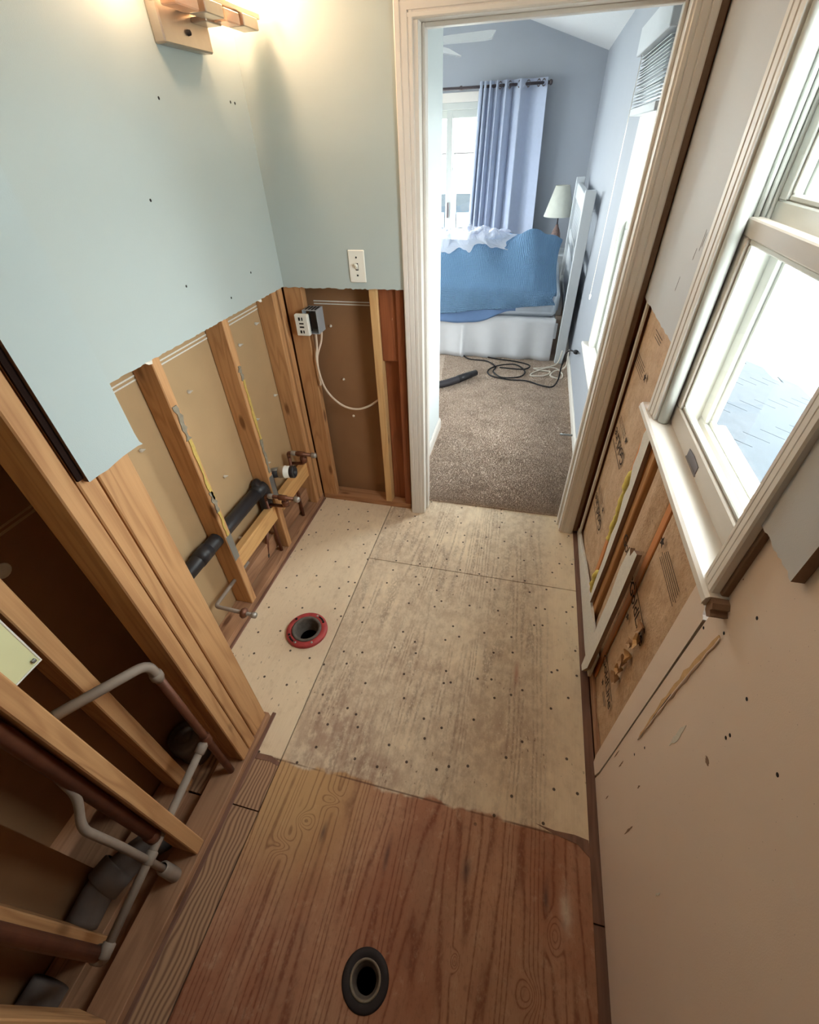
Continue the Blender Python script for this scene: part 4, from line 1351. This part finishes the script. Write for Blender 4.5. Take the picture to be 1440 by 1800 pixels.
for (xa, xb, za, zb) in ((-1.017, -1.008, 1.096, 1.110), (-1.002, -.996, 1.096, 1.110), (-1.016, -.994, 1.080, 1.086), (-1.016, -.994, 1.064, 1.071), (-1.017, -1.008, 1.040, 1.053), (-1.002, -.996, 1.040, 1.053)):
    box('slot', xa, xb, 1.9042, 1.9055, za, zb, M['dark_slot'], rc, bevel=0)
box('receptacle_body', -1.028, -.980, 1.928, 1.958, 1.036, 1.114, M['dark_slot'], ob, bevel=.002)
cord('electrical_cable', [(-.968, 1.96, 1.030), (-.975, 1.962, .96), (-.985, 1.955, .90), (-.978, 1.955, .80), (-.955, 1.965, .72), (-.90, 1.99, .645), (-.83, 2.005, .620), (-.76, 2.01, .640), (-.688, 2.01, .690)], .0055, M['cable'], 'white electrical cable sagging from the outlet box to the next stud', 'cable')
cord('electrical_cable', [(-.945, 1.98, 1.030), (-.955, 1.975, .98), (-.978, 1.962, .92), (-.986, 1.958, .86), (-.984, 1.955, .78), (-.990, 1.957, .765)], .0050, M['cable'], 'short white cable stapled down the corner stud under the outlet box', 'cable')

# wall sconce
sc_ = empty('wall_sconce', (-1.085, 1.65, 1.95), 'brushed nickel wall sconce with glass cube shades, lit warm', 'sconce')
box('back_plate', -1.085, -1.050, 1.520, 1.750, 1.930, 2.045, M['nickel'], sc_, bevel=.004)
lathe('screw_knob', [(0, .010), (.006, .008), (.007, 0)], (-1.050, 1.635, 1.962), (1, 0, 0), M['dark_slot'], sc_, 10)
box('arm', -1.050, -.975, 1.61, 1.66, 2.000, 2.020, M['nickel'], sc_, bevel=.002)
box('cross_bar', -1.000, -.965, 1.30, 1.93, 2.020, 2.034, M['nickel'], sc_, bevel=.002)
for (ya, yb) in ((1.30, 1.44), (1.60, 1.69), (1.80, 1.89)):
    box('bar_block', -1.010, -.955, ya, yb, 1.990, 2.018, M['nickel'], sc_, bevel=.002)
for (ya, yb) in ((1.475, 1.575), (1.705, 1.785)):
    box('glass_block', -1.006, -.959, ya, yb, 1.988, 2.016, M['amber_glass'], sc_, bevel=.003)
box('arm_cover', -1.050, -1.0, 1.665, 1.745, 1.985, 1.998, M['nickel'], sc_, bevel=.002)
for yc in (1.42, 1.72, 1.90):
    zb, w = 2.040, .046
    gl_ = []
    for (a0_, a1_, b0_, b1_) in ((-w, w, -w, -w + .006), (-w, w, w - .006, w), (-w, -w + .006, -w + .006, w - .006), (w - .006, w, -w + .006, w - .006)):
        box('glass_shade', -.982 + a0_, -.982 + a1_, yc + b0_, yc + b1_, zb, zb + .10, M['cube_glass'], sc_, bevel=.001)
    box('shade_base', -.982 - w, -.982 + w, yc - w, yc + w, zb - .006, zb, M['cube_glass'], sc_, bevel=.001)
    lathe('bulb', [(0, .0), (.006, .002), (.008, .02), (.008, .045), (0, .052)], (-.982, yc, zb + .012), (0, 0, 1), M['bulb'], sc_, 12)
    l = bpy.data.lights.new('sconce_bulb_light', 'POINT')
    l.energy = 5.5
    l.color = (1.0, .74, .54)
    l.shadow_soft_size = .02
    lo = bpy.data.objects.new('sconce_bulb_light', l)
    link(lo, sc_, (-.982, yc, zb + .075))

# toilet flange, red
def flange(name, c, label, red):
    e = empty(name, (c[0], c[1], 0), label, 'flange')
    ro, ri = (.094, .050) if red else (.062, .030)
    if red:
        lathe('outer_ring', [(.094, .0005), (.094, .010), (.090, .015), (.076, .016), (.066, .014), (.064, .010), (.064, .0005)], (c[0], c[1], 0), (0, 0, 1), M['red_ring'], e, 48)
        lathe('inner_collar', [(.068, .012), (.066, .020), (.060, .021), (.054, .017), (.052, .004), (.050, -.020), (.041, -.030), (.040, -.10)], (c[0], c[1], 0), (0, 0, 1), M['flange_grey'], e, 40)
        lathe('drain_bore', [(.040, -.05), (.039, -.20), (0, -.205)], (c[0], c[1], 0), (0, 0, 1), M['hole'], e, 32)
        for k, a in enumerate((40, 75, 215, 255, 150, 310)):
            a = math.radians(a)
            lathe('flange_screw', [(0, .004), (.005, .003), (.006, 0)], (c[0] + .080 * math.cos(a), c[1] + .080 * math.sin(a), .0155), (0, 0, 1), M['solder'] if k % 2 else M['dark_slot'], e, 8)
        for a in (55, 235):
            a0 = math.radians(a)
            P = [(c[0] + r_ * math.cos(a0 + t_), c[1] + r_ * math.sin(a0 + t_)) for r_, t_ in ((.077, -.22), (.077, 0), (.077, .22), (.085, .22), (.085, 0), (.085, -.22))]
            prism('bolt_slot', P, 'z', .0155, .0168, M['dark_slot'], e)
    else:
        lathe('outer_ring', [(.064, -.010), (.063, .002), (.058, .004), (.045, .003), (.041, .002)], (c[0], c[1], 0), (0, 0, 1), M['flange_black'], e, 48)
        lathe('wax_ring', [(.042, .001), (.0415, .005), (.038, .006), (.0355, .002), (.035, -.010)], (c[0], c[1], 0), (0, 0, 1), M['wax'], e, 40)
        lathe('inner_collar', [(.035, -.004), (.031, -.012), (.028, -.016), (.0265, -.06)], (c[0], c[1], 0), (0, 0, 1), M['flange_grey'], e, 40)
        lathe('drain_bore', [(.0265, -.03), (.026, -.20), (0, -.205)], (c[0], c[1], 0), (0, 0, 1), M['hole'], e, 32)
flange('toilet_flange', FL1, 'red rimmed round toilet flange in the pale plywood floor', True)
flange('floor_drain', FL2, 'round black drain collar in the red brown plywood', False)

# drain pipe in the far left wall
dp = empty('drain_pipe', (-1.145, 1.15, .45), 'fat black drain pipe running through the left wall studs', 'pipe')
tube('pipe', [(-1.145, .66, .462), (-1.145, 1.46, .452)], .031, M['abs'], dp, 20)
tube('coupling', [(-1.145, .95, .460), (-1.145, 1.02, .459)], .034, M['abs'], dp, 20)
tube('elbow', fillet([(-1.145, 1.40, .452), (-1.145, 1.468, .452), (-1.145, 1.468, .40), (-1.150, 1.468, .25)], .05), .034, M['abs'], dp, 20)
lathe('elbow_end', [(.0, .012), (.028, .010), (.036, .004), (.036, -.02)], (-1.145, 1.455, .470), (.6, .3, .6), M['abs'], dp, 20)
ta = empty('trap_arm', (-1.08, 1.6, .47), 'white and black capped trap arm sticking out of the left wall', 'pipe')
tube('pipe', [(-1.150, 1.545, .468), (-1.118, 1.560, .472), (-1.085, 1.570, .475)], .026, M['zinc'], ta, 18)
tube('elbow', fillet([(-1.150, 1.545, .28), (-1.150, 1.545, .468), (-1.09, 1.566, .475)], .05), .024, M['abs'], ta, 18)
lathe('coupling', [(.0, 0), (.030, 0), (.030, .026), (.032, .027), (.032, .031), (.030, .032), (.030, .058), (0, .058)], (-1.095, 1.568, .474), (.95, .12, .06), M['pvc'], ta, 24)
lathe('end_cap', [(.0, 0), (.026, 0), (.031, .003), (.031, .022), (.027, .026), (.020, .026), (.019, .014), (0, .013)], (-1.040, 1.575, .4775), (.95, .12, .06), M['abs'], ta, 24)

def supply(name, x, y, ztop, xout, label, drop):
    e = empty(name, (x, y, .038), label, 'pipe', 'copper supply stubs in the left wall')
    tube('riser', [(x, y, .030), (x, y, ztop - .012)], .009, M['copper_d'], e, 12)
    tube('stub_out', fillet([(x, y, ztop - .03), (x, y, ztop), (xout, y + .006, ztop - .004)], .018), .0095, M['copper'], e, 12)
    lathe('solder_joint', [(.0115, 0), (.0135, .004), (.0135, .022), (.0115, .026)], (x + .02, y, ztop), (1, 0, 0), M['solder'], e, 14)
    lathe('tee', [(.0115, 0), (.0145, .004), (.0145, .040), (.0115, .044)], (xout - .085, y + .003, ztop - .002), (1, 0, 0), M['copper'], e, 14)
    tube('valve_body', fillet([(xout - .055, y + .004, ztop), (xout - .055, y + .004, ztop - drop), (x + .01, y + .004, ztop - drop - .006)], .02), .0085, M['copper'], e, 12)
    lathe('valve_bonnet', [(0, 0), (.017, 0), (.019, .006), (.017, .030), (0, .032)], (xout - .055, y + .004, ztop - drop * .35), (0, 0, -1), M['copper'], e, 14)
    lathe('cap', [(.0095, 0), (.014, .002), (.0145, .020), (.012, .026), (0, .027)], (xout - .004, y + .006, ztop - .004), (1, 0, 0), M['solder'], e, 16)
    return e
supply('supply_pipe', -1.135, 1.742, .474, -1.000, 'copper supply stub nearest the wall corner, above the white trap arm', .062)
supply('supply_pipe', -1.130, 1.447, .414, -.972, 'copper supply stub standing between the black pipe and white trap arm', .055)
st = empty('toilet_supply', (-1.1, .98, .1), 'copper toilet supply stub with escutcheon poking from the wall near the post', 'pipe')
tube('pipe', fillet([(-1.145, 1.20, .196), (-1.145, .930, .200), (-.965, .925, .198)], .016), .0085, M['cpvc'], st, 12)
lathe('escutcheon', [(.010, -.012), (.020, -.010), (.024, 0), (.020, .008), (.010, .014)], (-1.005, .926, .198), (1, 0, 0), M['copper'], st, 18)
lathe('cap', [(.009, 0), (.013, .003), (.013, .018), (0, .022)], (-.968, .925, .198), (1, 0, 0), M['solder'], st, 14)
ca_ = empty('capped_pipe', (-1.16, 1.36, .1), 'short dark capped pipe behind the blocking low in the wall', 'pipe')
tube('pipe', [(-1.15, 1.405, .21), (-1.16, 1.36, .075)], .010, M['copper_d'], ca_, 12)
lathe('cap', [(0, 0), (.013, .002), (.013, .02), (.010, .024)], (-1.161, 1.357, .066), (.05, .28, .9), M['abs'], ca_, 12)

# ---- pipes inside the near partition
XP = -.803
p1 = empty('shower_riser', (XP, .405, .03), 'tall grey supply riser beside the post, bending to the left', 'pipe')
tube('riser', [(XP, .405, .030), (XP, .403, .715)], .0115, M['copper_d'], p1, 14)
tube('cross_pipe', fillet([(XP, .403, .66), (XP, .403, .735), (-.862, .225, .80)], .03), .0125, M['cpvc'], p1, 14)
lathe('elbow_hub', [(.0125, 0), (.016, .003), (.016, .020), (.0125, .023)], (XP, .403, .668), (0, 0, 1), M['cpvc'], p1, 14)
lathe('tee', [(.0125, -.02), (.0155, -.016), (.0155, .016), (.0125, .02)], (XP, .404, .300), (0, 0, 1), M['copper_d'], p1, 14)
p2 = empty('supply_crossover', (XP, .15, .26), 'long dusty pipe running low through the partition studs', 'pipe')
tube('pipe', [(XP, .395, .300), (XP, .11, .243), (XP, -.078, .206)], .0115, M['cpvc'], p2, 14)
for (y, z) in ((.11, .243), (-.070, .207), (.375, .296)):
    lathe('hub', [(.0115, -.016), (.0155, -.013), (.0155, .013), (.0115, .016)], (XP, y, z), (0, 1, .19), M['cpvc'], p2, 14)
p3 = empty('capped_riser', (XP, .105, .03), 'short capped riser with a bent top near the bottom left', 'pipe')
tube('riser', fillet([(XP - .01, .108, .030), (XP, .100, .40), (XP, .092, .575), (XP - .010, .135, .64), (XP - .025, .150, .78)], .03), .0095, M['cpvc'], p3, 14)
lathe('hole_collar', [(.0125, .10), (.018, .095), (.019, .03), (.019, .005)], (XP - .008, .107, .036), (0, 0, 1), M['cpvc'], p3, 16)
p4 = empty('copper_riser', (-.835, .15, .3), 'thick reddish copper riser along the front partition stud', 'pipe')
tube('riser', [(-.815, .143, 1.9), (-.815, .152, .270)], .0165, M['copper_d'], p4, 16)
lathe('cap', [(.0165, .02), (.020, .017), (.020, -.012), (0, -.016)], (-.815, .152, .270), (0, 0, 1), M['copper_d'], p4, 16)
p5 = empty('copper_riser', (-.83, -.1, .2), 'reddish copper riser under the rear stud at the left edge', 'pipe')
tube('riser', [(-.84, -.085, 1.9), (-.82, -.082, .190)], .016, M['copper_d'], p5, 16)
lathe('cap', [(.016, .02), (.020, .016), (.020, -.014), (0, -.018)], (-.82, -.082, .190), (0, 0, 1), M['cpvc'], p5, 16)
p6 = empty('waste_pipe', (-.98, .0, .08), 'fat grey waste pipe with a bend on the partition floor', 'pipe')
tube('pipe', catmull([(-1.0, -.62, .060), (-.985, -.36, .065), (-.97, -.16, .075)], 6), .048, M['grey_pipe'], p6, 20)
tube('bend', catmull([(-.975, -.05, .085), (-.97, .03, .10), (-.945, .10, .085), (-.93, .17, .03), (-.93, .20, -.03)], 6), .043, M['grey_pipe'], p6, 20)
lathe('hub', [(.046, -.03), (.053, -.026), (.053, .026), (.046, .03)], (-.966, .055, .098), (.3, 1, 0), M['grey_pipe'], p6, 22)
p7 = empty('clean_out', (-.965, .44, .0), 'grey capped pipe end behind the riser by the post', 'pipe')
lathe('pipe', [(.050, 0), (.050, .10), (.056, .105), (.056, .150), (.050, .158), (0, .160)], (-.975, .440, -.012), (0, 0, 1), M['grey_pipe'], p7, 26)
lathe('cleanout_plug', [(0, .012), (.026, .010), (.030, 0)], (-.975, .440, .148), (0, 0, 1), M['flange_grey'], p7, 18)
pn = empty('access_panel', (-.9, .1, .95), 'pale yellow metal panel box set behind the partition studs', 'panel')
box('panel_face', -.902, -.890, -.16, .290, .905, 1.55, M['ivory'], pn, bevel=.002)
box('panel_rim', -.899, -.8885, -.155, .292, .902, .906, M['white_pl'], pn, bevel=.001)
box('panel_rim', -.899, -.8885, .288, .292, .906, 1.55, M['white_pl'], pn, bevel=.001)
box('panel_screw', -.890, -.884, .276, .284, .914, .922, M['zinc'], pn, bevel=.001)

# ================================================================== OUTDOORS
gr = box('ground', -40, 60, -30, 80, -3.3, -3.2, plain('pale_ground', (170, 172, 168), .9, .1, var=.1), bevel=0)
tag(gr, 'pale ground below the windows', kind='structure')
rf = empty('lower_roof', (2.2, 1.2, .2), 'blue grey shingled lower roof outside the bathroom window', 'roof')
for k in range(14):
    z0 = .60 - k * .075; x0 = .70 + k * .18
    n = 16
    for j in range(n):
        ya = -2.0 + j * .40 + (k % 2) * .2
        v = [(x0, ya + .004, z0), (x0, ya + .396, z0), (x0 + .21, ya + .396, z0 - .075), (x0 + .21, ya + .004, z0 - .075)]
        v += [(a, b_, c_ + .012) for a, b_, c_ in v]
        mesh('shingle', v, [(3, 2, 1, 0), (4, 5, 6, 7), (0, 1, 5, 4), (1, 2, 6, 5), (2, 3, 7, 6), (3, 0, 4, 7)], M['roof'], rf)
nb = empty('neighbour_house', (-4.5, 22, -3.2), 'white neighbouring house faintly seen through the patio door', 'building')
box('wall', -9, 0, 20, 26, -3.2, .9, M['siding'], nb, bevel=0)
prism('roof', [(-9.4, .9), (-4.5, 2.6), (.4, .9)], 'y', 19.8, 26.2, M['siding'], nb)
for xx in (-4.3, -3.2, -2.2):
    w_ = box('window', xx, xx + .7, 19.95, 20.0, -.9, .2, M['roof'], nb, bevel=0)
    box('pane', xx + .05, xx + .65, 19.93, 19.95, -.85, -.38, M['leaf'], w_, bevel=0)
for z_, lab in ((2.4, 'upper overhead power line seen through the patio door'), (1.6, 'lower overhead power line seen through the patio door')):
    tag(tube('power_line', catmull([(-16, 15, z_ + .5), (-8, 15, z_), (-2, 15, z_ - .15), (6, 15, z_ + .2)], 5), .018, M['dark_slot'], None, 6), lab, 'power line')
